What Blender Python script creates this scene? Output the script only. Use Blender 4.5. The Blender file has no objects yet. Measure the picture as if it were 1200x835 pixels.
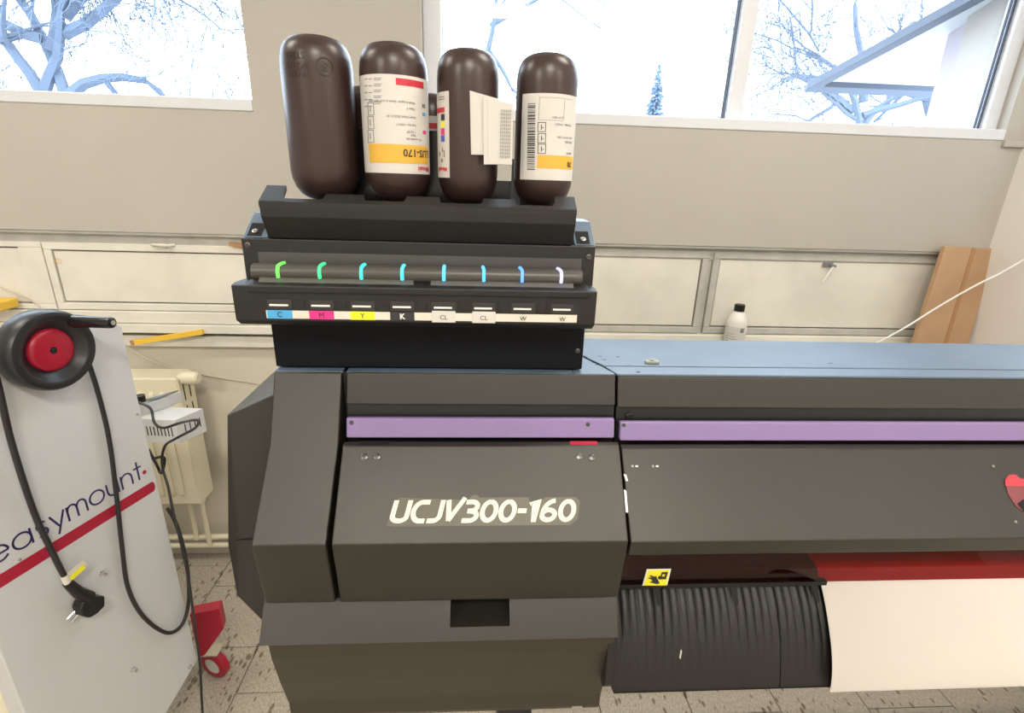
import bpy, bmesh, math, random
from mathutils import Vector, Matrix
from math import pi, sin, cos, radians
S = bpy.context.scene
C = S.collection
random.seed(4)
# ---------------------------------------------------------------- camera
FPX = 600.0
yaw, pit, rol = radians(3.72), radians(19.05), radians(1.82)
O = Vector((0, 0, 1.5))
F = Vector((sin(yaw)*cos(pit), cos(yaw)*cos(pit), -sin(pit)))
rt = Vector((cos(yaw), -sin(yaw), 0)); up = rt.cross(F)
R2 = rt*cos(rol) + up*sin(rol); U2 = up*cos(rol) - rt*sin(rol)
cam = bpy.data.cameras.new('camera'); co = bpy.data.objects.new('camera', cam); C.objects.link(co)
cam.sensor_width = 36; cam.lens = 36*FPX/1200; cam.clip_start = .02; cam.clip_end = 200
m = Matrix.Identity(4)
for i in range(3): m[i][0] = R2[i]; m[i][1] = U2[i]; m[i][2] = -F[i]; m[i][3] = O[i]
co.matrix_world = m; S.camera = co
# ---------------------------------------------------------------- world, lamps, exposure
w = bpy.data.worlds.new('sky'); S.world = w; w.use_nodes = True
bg = w.node_tree.nodes['Background']; bg.inputs[0].default_value = (.74, .87, 1, 1); bg.inputs[1].default_value = 8.5
S.view_settings.view_transform = 'Standard'; S.view_settings.look = 'None'
S.view_settings.exposure = 0; S.view_settings.gamma = 1; S.view_settings.use_curve_mapping = False
LAMPS = [(-1.6, -1.3, 2.72), (.2, -.9, 2.72), (1.6, -1.1, 2.72), (-1.5, .75, 2.72), (.9, .8, 2.72)]
LAMPW = [46, 38, 22, 14, 13]

# ---------------------------------------------------------------- helpers
def ray(x, y): return F + R2*((x-600)/FPX) - U2*((y-417.5)/FPX)
def atY(x, y, Y): d = ray(x, y); return O + d*(Y/d.y)
def atZ(x, y, Z): d = ray(x, y); return O + d*((Z-O.z)/d.z)
def atX(x, y, X): d = ray(x, y); return O + d*(X/d.x)
def onseg(x, y, a, b, off=0):
    """point where a sight line meets the sloping face that runs along X through (y,z) a and b"""
    n = Vector((0, -(b[1]-a[1]), b[0]-a[0])).normalized()
    if n.y > 0: n = -n
    d = ray(x, y); p = Vector((0, a[0], a[1])) + n*off
    return O + d*((p-O).dot(n)/d.dot(n))

def inp(b, k, v):
    if k in b.inputs: b.inputs[k].default_value = v
def mat(name, col, rough=.5, metal=0, bump=0, scale=200, var=0, vscale=4, emit=None, es=1, spec=.5, trans=0, coat=0):
    M = bpy.data.materials.new(name); M.use_nodes = True; nt = M.node_tree; b = nt.nodes['Principled BSDF']
    c = (*col, 1); inp(b, 'Base Color', c); inp(b, 'Roughness', rough); inp(b, 'Metallic', metal)
    inp(b, 'Specular IOR Level', spec); inp(b, 'Transmission Weight', trans); inp(b, 'Coat Weight', coat)
    if emit: inp(b, 'Emission Color', (*emit, 1)); inp(b, 'Emission Strength', es)
    if bump or var:
        tc = nt.nodes.new('ShaderNodeNewGeometry')
    if bump:
        n = nt.nodes.new('ShaderNodeTexNoise'); n.inputs['Scale'].default_value = scale; n.inputs['Detail'].default_value = 3
        bp = nt.nodes.new('ShaderNodeBump'); bp.inputs['Strength'].default_value = bump; bp.inputs['Distance'].default_value = .002
        nt.links.new(tc.outputs['Position'], n.inputs['Vector']); nt.links.new(n.outputs[0], bp.inputs['Height']); nt.links.new(bp.outputs[0], b.inputs['Normal'])
    if var:
        n = nt.nodes.new('ShaderNodeTexNoise'); n.inputs['Scale'].default_value = vscale; n.inputs['Detail'].default_value = 5
        r = nt.nodes.new('ShaderNodeValToRGB'); r.color_ramp.elements[0].position = .3; r.color_ramp.elements[1].position = .7
        r.color_ramp.elements[0].color = (*[max(0, q*(1-var)) for q in col], 1); r.color_ramp.elements[1].color = (*[min(1, q*(1+var)) for q in col], 1)
        nt.links.new(tc.outputs['Position'], n.inputs['Vector']); nt.links.new(n.outputs[0], r.inputs[0]); nt.links.new(r.outputs[0], b.inputs['Base Color'])
    return M

dark = mat('charcoal plastic', (.010, .0097, .0094), .38, bump=.25, scale=1400, spec=.5)
dark2 = mat('charcoal painted steel', (.020, .0185, .0145), .34, bump=.2, scale=1400, spec=.55)
deckm = mat('deck steel', (.10, .15, .22), .40, bump=.1, scale=900, spec=1.0, var=.16, vscale=7)  # blue of the reflected sky is put into the base colour
black = mat('black plastic', (.007, .007, .007), .4)
blackgloss = mat('black gloss', (.012, .012, .013), .22)
navy = mat('dark blue black steel', (.004, .005, .008), .5, bump=.1, scale=1200, spec=.15)
purple = mat('purple trim', (.245, .175, .37), .42)
steel = mat('steel', (.5, .48, .44), .28, 1)
screwm = mat('dark screw', (.12, .12, .12), .3, 1)
brown = mat('brown bottle', (.036, .019, .016), .34, spec=.55)
brownrel = mat('brown bottle relief', (.035, .018, .015), .4, spec=.5)
labelm = mat('label paper', (.64, .62, .59), .5)
paperm = mat('print paper', (.70, .66, .62), .55, var=.02, vscale=6)
inkblk = mat('print black', (.03, .03, .035), .6)
inkgrey = mat('print grey', (.2, .2, .21), .6)
inkred = mat('print red', (.55, .03, .05), .5)
inkyel = mat('print amber', (.72, .42, .05), .5)
cy = mat('print cyan', (.07, .38, .72), .5); mg = mat('print magenta', (.75, .03, .25), .5); yl = mat('print yellow', (.9, .83, .03), .5)
bluep = mat('print blue', (.05, .12, .5), .5)
cream = mat('sticker white', (.70, .67, .59), .5)
textm = mat('lettering cream', (.66, .66, .55), .5)
backm = mat('lettering backing', (.085, .078, .055), .45)
lam = mat('laminator white', (.60, .61, .62), .42, bump=.05, scale=300)
lamc = mat('laminator cream', (.75, .71, .55), .5)
red = mat('red plastic', (.36, .008, .03), .35)
redp = mat('red paint', (.40, .012, .04), .4)
indigo = mat('indigo print', (.025, .02, .11), .5)
rubber = mat('black rubber', (.018, .018, .02), .38)
chrome = mat('chrome', (.7, .7, .7), .2, 1)
rad = mat('radiator enamel', (.78, .73, .56), .3, coat=.3)
card = mat('cardboard', (.47, .30, .17), .75, var=.08, vscale=9)
carddk = mat('cardboard fold', (.40, .22, .10), .75)
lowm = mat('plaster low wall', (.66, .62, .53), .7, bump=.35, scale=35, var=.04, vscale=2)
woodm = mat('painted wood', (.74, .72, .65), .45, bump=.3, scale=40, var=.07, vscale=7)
woodgrey = mat('painted wood aged shaded grey', (.50, .49, .45), .45, bump=.3, scale=40, var=.12, vscale=14)  # aged grey on frames; on the ledge strip the grey stands for shade
wallm = mat('plaster cream', (.47, .445, .40), .7, bump=.35, scale=35, var=.04, vscale=2)  # upper wall: its weaker light is put into a darker colour
wallr = mat('plaster white', (.84, .81, .77), .7, bump=.35, scale=35, var=.03, vscale=2)
ceilm = mat('ceiling white', (.75, .73, .68), .8)
winm = mat('window white', (.68, .70, .74), .3)
gasket = mat('gasket', (.02, .025, .05), .5)
yelm = mat('yellow folding rule', (.85, .55, .06), .5)
wax = mat('white cable', (.55, .5, .42), .5)
hdpe = mat('white bottle plastic', (.8, .78, .74), .4)
grey = mat('grey plastic', (.2, .22, .25), .4)
barkm = mat('bark', (.09, .12, .17), .9)  # blue haze of the bright sky is put into the bark colour
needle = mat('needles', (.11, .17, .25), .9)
whitestrip = mat('white strip', (.85, .85, .82), .4)
gap = mat('seam black', (.004, .004, .004), .8)

def glassmat(name, tint, fac):
    M = bpy.data.materials.new(name); M.use_nodes = True; nt = M.node_tree; nt.nodes.clear()
    o = nt.nodes.new('ShaderNodeOutputMaterial'); t = nt.nodes.new('ShaderNodeBsdfTransparent'); g = nt.nodes.new('ShaderNodeBsdfGlossy')
    mx = nt.nodes.new('ShaderNodeMixShader'); t.inputs[0].default_value = (*tint, 1); g.inputs['Roughness'].default_value = .03
    mx.inputs[0].default_value = fac; nt.links.new(t.outputs[0], mx.inputs[1]); nt.links.new(g.outputs[0], mx.inputs[2]); nt.links.new(mx.outputs[0], o.inputs[0]); return M
glass = glassmat('window glass', (.98, .99, 1), .04)
redglass = glassmat('red acrylic', (.72, .10, .11), .05)
frost = mat('sash glass', (.55, .58, .60), .35, trans=0)

def mesh(vs, fs, smooth=False):
    me = bpy.data.meshes.new('m'); me.from_pydata([tuple(v) for v in vs], [], fs); 
    bm = bmesh.new(); bm.from_mesh(me); bmesh.ops.recalc_face_normals(bm, faces=bm.faces); bm.to_mesh(me); bm.free()
    if smooth: me.polygons.foreach_set('use_smooth', [True]*len(me.polygons))
    return me
class MB:
    """collects shapes for one mesh object"""
    def __init__(s): s.v = []; s.f = []
    def add(s, vs, fs):
        n = len(s.v); s.v += [Vector(v) for v in vs]; s.f += [tuple(i+n for i in f) for f in fs]; return s
    def prism(s, prof, x0, x1):            # prof: (y,z) list, runs along X
        n = len(prof); vs = [(x0, a, b) for a, b in prof] + [(x1, a, b) for a, b in prof]
        fs = [tuple(range(n)), tuple(range(2*n-1, n-1, -1))] + [(i, (i+1) % n, n+(i+1) % n, n+i) for i in range(n)]
        return s.add(vs, fs)
    def poly(s, pts, vec):                  # polygon extruded by vector
        n = len(pts); vec = Vector(vec); vs = [Vector(p) for p in pts] + [Vector(p)+vec for p in pts]
        fs = [tuple(range(n)), tuple(range(2*n-1, n-1, -1))] + [(i, (i+1) % n, n+(i+1) % n, n+i) for i in range(n)]
        return s.add(vs, fs)
    def box(s, x0, x1, y0, y1, z0, z1): return s.prism([(y0, z0), (y1, z0), (y1, z1), (y0, z1)], x0, x1)
    def lathe(s, prof, M, n=32, arc=None):        # prof (r,h) about local z of M
        k = len(prof); vs = []; 
        for i in range(n):
            a = 2*pi*i/n
            for r, h in prof: vs.append(M @ Vector((r*cos(a), r*sin(a), h)))
        fs = []
        for i in range(n):
            j = (i+1) % n
            for q in range(k-1): fs.append((i*k+q, j*k+q, j*k+q+1, i*k+q+1))
        if tuple(prof[0]) == tuple(prof[-1]): return s.add(vs, fs)
        if prof[0][0] > 1e-6: fs.append(tuple(i*k for i in range(n)))
        if prof[-1][0] > 1e-6: fs.append(tuple(i*k+k-1 for i in reversed(range(n))))
        return s.add(vs, fs)
    def tube(s, pts, r, n=8, closed=False):
        pts = [Vector(p) for p in pts]; rs = r if isinstance(r, (list, tuple)) else [r]*len(pts); vs = []; prev = None
        for i, p in enumerate(pts):
            t = (pts[min(i+1, len(pts)-1)] - pts[max(i-1, 0)])
            t = t.normalized() if t.length > 1e-9 else Vector((0, 0, 1))
            if prev is None: a = t.orthogonal().normalized()
            else: a = prev - t*prev.dot(t); a = a.normalized() if a.length > 1e-6 else t.orthogonal().normalized()
            prev = a; b = t.cross(a)
            for j in range(n): q = 2*pi*j/n; vs.append(p + (a*cos(q)+b*sin(q))*rs[i])
        fs = []
        for i in range(len(pts)-1):
            for j in range(n): fs.append((i*n+j, i*n+(j+1) % n, (i+1)*n+(j+1) % n, (i+1)*n+j))
        fs += [tuple(range(n-1, -1, -1)), tuple((len(pts)-1)*n+j for j in range(n))]
        return s.add(vs, fs)
    def cyl(s, a, b, r, n=20): return s.tube([a, b], r, n)
    def build(s, name, m, parent=None, bevel=0, smooth=False, seg=2):
        me = mesh(s.v, s.f, smooth); return link(name, me, m, parent, bevel, smooth, seg)
def link(name, me, m, parent=None, bevel=0, smooth=False, seg=2):
    me.name = name; me.materials.append(m); o = bpy.data.objects.new(name, me); C.objects.link(o)
    if parent:
        o.parent = parent
        if parent.type == 'EMPTY': o.matrix_parent_inverse = parent.matrix_basis.inverted()
    if bevel:
        b = o.modifiers.new('bevel', 'BEVEL'); b.width = bevel; b.segments = seg; b.limit_method = 'ANGLE'; b.angle_limit = radians(25)
        if not smooth:
            me.polygons.foreach_set('use_smooth', [True]*len(me.polygons)); b.harden_normals = True
    elif smooth:
        me.set_sharp_from_angle(angle=radians(40))
    return o
def B(*a): return MB().box(*a)
def thing(name, label, cat, loc, group=None, M=None):
    o = bpy.data.objects.new(name, None); C.objects.link(o); o.empty_display_size = .05
    o.matrix_basis = M if M else Matrix.Translation(Vector(loc)); tag(o, label, cat, group); return o
def tag(o, label, cat, group=None, kind=None):
    if label: o['label'] = label
    if cat: o['category'] = cat
    if group: o['group'] = group
    if kind: o['kind'] = kind
    return o
def struct(o): o['kind'] = 'structure'; return o
def spline(pts, n=6):
    pts = [Vector(p) for p in pts]; P = [pts[0]*2-pts[1]] + pts + [pts[-1]*2-pts[-2]]; out = []
    for i in range(1, len(P)-2):
        for k in range(n):
            t = k/n; a, b, c, d = P[i-1], P[i], P[i+1], P[i+2]
            out.append(.5*((2*b)+(c-a)*t+(2*a-5*b+4*c-d)*t*t+(3*b-a-3*c+d)*t**3))
    out.append(pts[-1]); return out
def frame(o, x, y):      # matrix with local x,y axes; z = x cross y
    x = Vector(x).normalized(); y = Vector(y); y = (y-x*y.dot(x)).normalized(); z = x.cross(y); M = Matrix.Identity(4)
    for i in range(3): M[i][0] = x[i]; M[i][1] = y[i]; M[i][2] = z[i]; M[i][3] = o[i]
    return M
def text_pts(s, size, shear=0, off=0, ext=.0001, align='LEFT', res=4):
    c = bpy.data.curves.new('t', 'FONT'); c.body = s; c.size = size; c.shear = shear; c.offset = off; c.extrude = ext; c.align_x = align; c.resolution_u = res
    o = bpy.data.objects.new('t', c); C.objects.link(o); dg = bpy.context.evaluated_depsgraph_get(); e = o.evaluated_get(dg); me = e.to_mesh()
    vs = [v.co.copy() for v in me.vertices]; fs = [tuple(p.vertices) for p in me.polygons]; e.to_mesh_clear()
    bpy.data.objects.remove(o); bpy.data.curves.remove(c); return vs, fs
def text(name, s, size, m, M, parent, fn=None, **k):
    vs, fs = text_pts(s, size, **k); me = bpy.data.meshes.new(name); me.from_pydata([tuple((fn(v) if fn else M @ v)) for v in vs], [], fs)
    return link(name, me, m, parent)
def ribbon(mb, pts, w, fn, h=.0004):
    """flat stroke of width w along 2-D points, placed by fn(x, y, height)"""
    P = [Vector((p[0], p[1])) for p in pts]; P = [p for i, p in enumerate(P) if i == 0 or (p-P[i-1]).length > 1e-4]; L = []; Rr = []
    for i, p in enumerate(P):
        d = (P[min(i+1, len(P)-1)]-P[max(i-1, 0)]).normalized(); n = Vector((-d.y, d.x))
        if 0 < i < len(P)-1:
            d1 = (P[i]-P[i-1]).normalized(); k = max(.5, abs(d1.dot(d)))
        else: k = 1
        L.append(p+n*w/2/k); Rr.append(p-n*w/2/k)
    n = len(P); vs = [fn(q.x, q.y, h) for q in L]+[fn(q.x, q.y, h) for q in Rr]+[fn(q.x, q.y, 0) for q in L]+[fn(q.x, q.y, 0) for q in Rr]; fs = []
    for i in range(n-1):
        fs += [(i, i+1, n+i+1, n+i), (2*n+i, 3*n+i, 3*n+i+1, 2*n+i+1), (i, 2*n+i, 2*n+i+1, i+1), (n+i, n+i+1, 3*n+i+1, 3*n+i)]
    fs += [(0, n, 3*n, 2*n), (n-1, 3*n-1, 4*n-1, 2*n-1)] if False else [(0, n, 3*n, 2*n), (n-1, 2*n-1, 4*n-1, 3*n-1)]
    mb.add(vs, fs)
def arc(cx, cy, rx, ry, a0, a1, n=14): return [(cx+rx*cos(radians(a0+(a1-a0)*i/n)), cy+ry*sin(radians(a0+(a1-a0)*i/n))) for i in range(n+1)]
def screw(p, nrm, r, parent, m=screwm, name='screw', h=.0012):
    nrm = Vector(nrm).normalized(); M = frame(p, nrm.orthogonal(), nrm.cross(nrm.orthogonal()))
    return MB().lathe([(0, h*.3), (r*.35, h*.3), (r*.4, h), (r*.8, h), (r, h*.5), (r, -.0005)], M, 14).build(name, m, parent, smooth=True)

# ================================================================ ROOM
YW, YU = 1.82, 1.765           # lower wall face, upper wall face
XR = 1.815
ZL, ZS = 1.302, 1.672          # ledge of the upper wall, window sill
base = struct(B(-4.2, XR+.2, -2.9, 2.05, -.15, -.012).build('floor', mat('screed', (.35, .31, .25), .8)))
struct(B(-4.2, XR+.2, -2.9, 2.05, 2.75, 2.85).build('ceiling', ceilm))
struct(B(XR, XR+.2, -2.9, 2.05, -.012, 2.75).build('wall_right', wallr))
struct(B(-4.2, -4.0, -2.9, 2.05, -.012, 2.75).build('wall_left', wallr))
struct(B(-4.0, XR, -2.9, -2.75, -.012, 2.75).build('wall_rear', wallr))
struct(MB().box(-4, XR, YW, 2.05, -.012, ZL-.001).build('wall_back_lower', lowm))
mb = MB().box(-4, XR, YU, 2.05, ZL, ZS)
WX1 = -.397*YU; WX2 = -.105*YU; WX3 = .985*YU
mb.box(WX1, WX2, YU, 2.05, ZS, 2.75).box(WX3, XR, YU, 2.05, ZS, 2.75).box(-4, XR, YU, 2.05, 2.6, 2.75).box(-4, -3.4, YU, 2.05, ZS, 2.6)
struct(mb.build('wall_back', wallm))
# floor tiles, each one a piece of the floor
def tilemat():
    M = bpy.data.materials.new('stone tile'); M.use_nodes = True; nt = M.node_tree; N = nt.nodes; b = N['Principled BSDF']; L = nt.links.new
    g = N.new('ShaderNodeNewGeometry'); mp = N.new('ShaderNodeMapping'); L(g.outputs['Position'], mp.inputs[0]); mp.inputs['Scale'].default_value = (1, .45, 1); mp.inputs['Rotation'].default_value = (0, 0, .5)
    v = N.new('ShaderNodeTexVoronoi'); v.inputs['Scale'].default_value = 60; L(mp.outputs[0], v.inputs['Vector'])
    n = N.new('ShaderNodeTexNoise'); n.inputs['Scale'].default_value = 18; n.inputs['Detail'].default_value = 5; L(mp.outputs[0], n.inputs['Vector'])
    n2 = N.new('ShaderNodeTexNoise'); n2.inputs['Scale'].default_value = 240; n2.inputs['Detail'].default_value = 2; L(mp.outputs[0], n2.inputs['Vector'])
    a = N.new('ShaderNodeMath'); a.operation = 'MULTIPLY_ADD'; a.inputs[1].default_value = -1.3; a.inputs[2].default_value = .82; L(n.outputs[0], a.inputs[0])
    s = N.new('ShaderNodeMath'); s.operation = 'ADD'; L(v.outputs['Distance'], s.inputs[0]); L(a.outputs[0], s.inputs[1])
    r = N.new('ShaderNodeValToRGB'); r.color_ramp.elements[0].position = .30; r.color_ramp.elements[0].color = (.20, .16, .11, 1); r.color_ramp.elements[1].position = .42; r.color_ramp.elements[1].color = (.48, .435, .365, 1)
    L(s.outputs[0], r.inputs[0])
    mx = N.new('ShaderNodeMixRGB'); mx.blend_type = 'MULTIPLY'; mx.inputs[0].default_value = .5; L(r.outputs[0], mx.inputs[1])
    r2 = N.new('ShaderNodeValToRGB'); r2.color_ramp.elements[0].position = .35; r2.color_ramp.elements[0].color = (.35, .31, .26, 1); r2.color_ramp.elements[1].position = .6; L(n2.outputs[0], r2.inputs[0]); L(r2.outputs[0], mx.inputs[2])
    L(mx.outputs[0], b.inputs['Base Color']); b.inputs['Roughness'].default_value = .38
    bp = N.new('ShaderNodeBump'); bp.inputs['Strength'].default_value = .3; bp.inputs['Distance'].default_value = .002; L(s.outputs[0], bp.inputs['Height']); L(bp.outputs[0], b.inputs['Normal']); return M
TP = .2758
tm = MB().box(.0012, TP-.0012, .0012, TP-.0012, -.012, 0).build('floor_tile', tilemat(), base, bevel=.0012, seg=1)
tme = tm.data; tmods = True; first = True
for i in range(-4, 9):
    x = .3712 + (i-4)*TP + TP*0
    oy = 1.344 if (i % 2 == 1) else 1.179
    for k in range(-3, 3):
        y = oy + k*TP
        if y > YW - .02: continue
        y2 = min(y+TP, YW+.0)
        if first: o = tm; first = False
        else: o = tm.copy(); C.objects.link(o)
        o.location = (x, y, 0)
        if y2 - y < TP - .001: o.scale = (1, (y2-y)/TP, 1)

# windows
YF = YU + .035
def wbar(name, x0, x1, z0, z1, p=None, m=winm, y0=YF, y1=YF+.055, bv=.004): return B(x0, x1, y0, y1, z0, z1).build(name, m, p, bevel=bv)
def winstruct(name, x0, x1, mull, leftpost=True, rightpost=True):
    e = bpy.data.objects.new(name, None); C.objects.link(e); e.location = ((x0+x1)/2, YF, ZS); e['kind'] = 'structure'
    wbar('bottom_rail', x0, x1, ZS, ZS+.034, e, y0=YU-.004); wbar('top_rail', x0, x1, 2.55, 2.6, e)
    if leftpost: wbar('side_post', x0, x0+leftpost, ZS+.034, 2.55, e)
    if rightpost: wbar('side_post', x1-rightpost, x1, ZS+.034, 2.55, e)
    for q, w_ in mull:
        wbar('mullion', q, q+w_, ZS+.034, 2.55, e)
        for d in (-.005, -.011, w_+.002): B(q+d, q+d+.003, YF+.018, YF+.026, ZS+.034, 2.55).build('gasket', gasket, e)
    if leftpost:
        for d in (.002, .008, .014): B(x0+leftpost+d, x0+leftpost+d+.0025, YF+.018, YF+.026, ZS+.034, 2.55).build('gasket', gasket, e)
    if rightpost:
        for d in (.006, .018): B(x1-rightpost-d, x1-rightpost-d+.003, YF+.018, YF+.026, ZS+.034, 2.55).build('gasket', gasket, e)
    xs = [x0] + [q for q, _ in mull] + [x1]
    for a, b in zip(xs[:-1], xs[1:]): B(a+.01, b-.002, YF+.03, YF+.034, ZS+.03, 2.56).build('pane', glass, e)
    return e
winstruct('window_1', -3.4, WX1, [(-2.12, .045)], False, False)
XM = .455*1.80
winstruct('window_2', WX2, WX3, [(XM-.022, .05)], .055, .045)
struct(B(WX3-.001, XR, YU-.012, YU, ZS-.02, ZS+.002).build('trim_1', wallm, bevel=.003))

# wooden hatches and rails under the ledge
mb = MB(); mb.box(-4, XR-.001, YW-.028, YW, ZL-.052, ZL-.001)
struct(mb.build('trim_2', woodgrey, bevel=.003))  # shade under the ledge is put into the grey of this strip
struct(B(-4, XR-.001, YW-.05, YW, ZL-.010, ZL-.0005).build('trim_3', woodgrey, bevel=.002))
def hatch(x0, x1, z0, z1, fr, label, mframe=woodm, name='wooden_hatch', inset=.006, px=None, frx=None):
    frx = frx or fr
    t = thing(name, label, 'hatch', ((x0+x1)/2, YW-.03, z0))
    y0 = YW-.034
    mb = MB().box(x0, x1, y0, YW-.001, z0, z0+fr).box(x0, x1, y0, YW-.001, z1-fr, z1).box(x0, x0+frx, y0, YW-.001, z0+fr, z1-fr).box(x1-frx, x1, y0, YW-.001, z0+fr, z1-fr)
    mb.build('frame', mframe, t, bevel=.0025)
    B(x0+frx+.0035, x1-frx-.0035, y0+inset, YW-.006, z0+fr+.004, z1-fr-.004).build('panel', woodm, t, bevel=.002)
    B(x0+frx, x1-frx, YW-.006, YW-.001, z0+fr, z1-fr).build('panel_gap', gap, t)
    return t
YP = YW-.034
zt = 1.5-.154*YP; zb = 1.5-.249*YP; xl = -.793*YP
hl = hatch(xl-.024, -.36, zb-.02, zt+.036, .024, 'long cream wooden wall hatch with dark gap around its panel, above radiator', woodm)
hx = hatch(-2.5, xl-.027, zb-.02, zt+.036, .018, frx=.075, label= 'cream wooden wall hatch at the far left edge, beside the laminator top')
xa = .435*YP; h2t = 1.5-.140*YP; h2b = 1.5-.284*YP
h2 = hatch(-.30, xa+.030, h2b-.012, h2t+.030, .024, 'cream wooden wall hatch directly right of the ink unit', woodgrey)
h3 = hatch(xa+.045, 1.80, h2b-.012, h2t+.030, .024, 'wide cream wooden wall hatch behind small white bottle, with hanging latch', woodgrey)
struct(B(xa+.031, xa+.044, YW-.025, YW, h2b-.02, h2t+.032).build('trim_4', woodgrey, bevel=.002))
# handle, latch, smiley sticker
p = atY(190, 287, YP-.004)
mb = MB().tube(spline([(p.x-.035, YP+.001, p.z), (p.x-.02, YP-.012, p.z+.002), (p.x+.02, YP-.012, p.z), (p.x+.038, YP+.001, p.z+.001)], 4), .005); mb.box(p.x-.012, p.x+.012, YP-.008, YP, p.z-.009, p.z+.006)
mb.build('handle', woodm, hl, smooth=True)
p = atY(68, 306, YP+.004)
mb = MB(); ribbon(mb, arc(p.x, p.z, .009, .009, 0, 360, 20), .0018, lambda x, y, h: Vector((x, YP+.0062-h, y)))
ribbon(mb, arc(p.x, p.z, .005, .005, 200, 340, 8), .0014, lambda x, y, h: Vector((x, YP+.0062-h, y)))
for s in (-1, 1): mb.box(p.x+s*.003-.0008, p.x+s*.003+.0008, YP+.0055, YP+.0065, p.z+.001, p.z+.004)
mb.build('round_sticker', inkyel, hl)
p = atY(972, 310, YP-.004)
MB().box(p.x-.022, p.x+.014, YP-.004, YP, p.z-.008, p.z+.008).tube([(p.x+.004, YP-.016, p.z), (p.x+.004, YP, p.z)], .006).tube([(p.x-.004, YP-.012, p.z+.002), (p.x+.018, YP-.016, p.z-.004)], .004).build('latch', grey, h3, bevel=.001)
q = atY(966, 328, YP-.01); MB().tube([(p.x+.01, YP-.014, p.z-.004), (p.x-.002, YP-.013, p.z-.028), (q.x-.006, YP-.013, q.z-.008)], .003).build('latch_cord', whitestrip, h3)
# lower rails, dark slot, and rail under it
zg = 1.5-.309*(YW-.05)
struct(B(-4, -.30, YW-.04, YW, zb-.065, zb-.022).build('trim_5', woodm, bevel=.004))
struct(B(-4, -.30, YW-.052, YW, zg+.006, zb-.066).build('trim_6', woodm, bevel=.003))
struct(B(-4, -.30, YW-.004, YW, zg-.008, zg+.006).build('trim_7', mat('slot dark', (.05, .035, .02), .8)))
struct(B(-4, -.30, YW-.03, YW, zg-.05, zg-.009).build('trim_8', woodm, bevel=.004))
struct(B(-.29, 1.80, YW-.05, YW, h2b-.055, h2b-.014).build('trim_9', woodm, bevel=.004))
sh = struct(B(-.29, 1.80, YW-.12, YW, h2b-.085, h2b-.056).build('trim_10', woodm, bevel=.004))
ZSH = h2b-.056
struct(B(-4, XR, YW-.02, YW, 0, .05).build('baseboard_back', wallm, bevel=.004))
# wood chip at the hatch left of the ink unit and yellow ruler
p = atY(275, 287, YP-.01); o = MB().poly([(p.x-.018, YP-.012, p.z+.008), (p.x+.03, YP-.012, p.z+.005), (p.x+.03, YP-.012, p.z-.012), (p.x+.004, YP-.012, p.z-.006), (p.x-.017, YP-.012, p.z-.004)], (0, .012, 0)).build('wood_turn_button', carddk)
tag(o, 'small brown wooden turn button on the hatch rail left of ink unit', 'fastener')
a = atY(153, 402, YW-.062); b = atY(237, 389, YW-.062); d = (b-a).normalized(); n = Vector((-d.z, 0, d.x))*.009
t = thing('folding_rule', 'yellow folding rule sticking out of the dark slot above radiator', 'ruler', a)
MB().poly([a-n, b-n, b+n, a+n], (0, .010, 0)).build('rule_body', yelm, t, bevel=.001)
MB().poly([a-n*.98-d*.001, a-n*.98+d*.012, a+n*.98+d*.012, a+n*.98-d*.001], (0, -.0006, 0)).build('rule_tip', carddk, t)
p = atY(4, 356, YW-.09); o = B(p.x-.10, p.x+.01, p.y-.03, YW-.041, p.z-.02, p.z+.012).build('yellow_block', yelm, bevel=.008)
tag(o, 'yellow block on wall rail at the far left edge', 'box')
# cables on the wall
o = MB().tube(spline([atY(140, 400, YW-.035), atY(168, 418, YW-.035), atY(205, 432, YW-.004), atY(250, 441, YW-.004), atY(300, 449, YW-.004), atY(330, 455, YW-.004)], 5), .0022, 6).build('wall_cable', wax, smooth=True)
tag(o, 'thin brownish cable drooping along wall above the radiator', 'cable')
o = MB().tube(spline([atY(-20, 330, YW-.036), atY(0, 336, YW-.036), atY(38, 353, YW-.036), atY(60, 372, YW-.036)], 5), .002, 6).build('wall_cable', wax, smooth=True)
tag(o, 'thin cable crossing the wall hatch above the crank wheel', 'cable')
o = MB().tube(spline([atY(1025, 403, 1.62), atY(1060, 384, 1.62), atY(1100, 359, 1.62), atY(1140, 336, 1.61), atY(1172, 320, 1.60), atX(1200, 304, XR-.02), atX(1240, 280, XR-.02)], 6), .003, 6).build('wall_cable', whitestrip, smooth=True)
tag(o, 'thin white cable running diagonally across the leaning cardboard', 'cable')
# cardboard boards standing on the shelf rail
def board(px, label, m, y0, y1):
    pts = [atY(x, y, y0 if k > 1 else y1) for k, (x, y) in enumerate(px)]
    t = thing('cardboard_sheet', label, 'cardboard', pts[3])
    MB().poly(pts, (0, .018, 0)).build('sheet', m, t, bevel=.002)
    return t, pts
t1, _ = board([(1138, 291), (1167, 291), (1130, 420), (1096, 420)], 'right darker brown cardboard sheet leaning in the room corner', card, 1.70, 1.755)
t2, P2 = board([(1108, 289), (1140, 290), (1101, 420), (1066, 420)], 'left lighter tan cardboard sheet leaning in front of another', card, 1.665, 1.725)
MB().poly([P2[1]+Vector((-.001, -.002, 0)), P2[1]+Vector((.012, -.002, -.002)), P2[2]+Vector((.012, -.002, 0)), P2[2]+Vector((-.001, -.002, 0))], (0, .02, 0)).build('folded_edge', carddk, t2)

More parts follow.
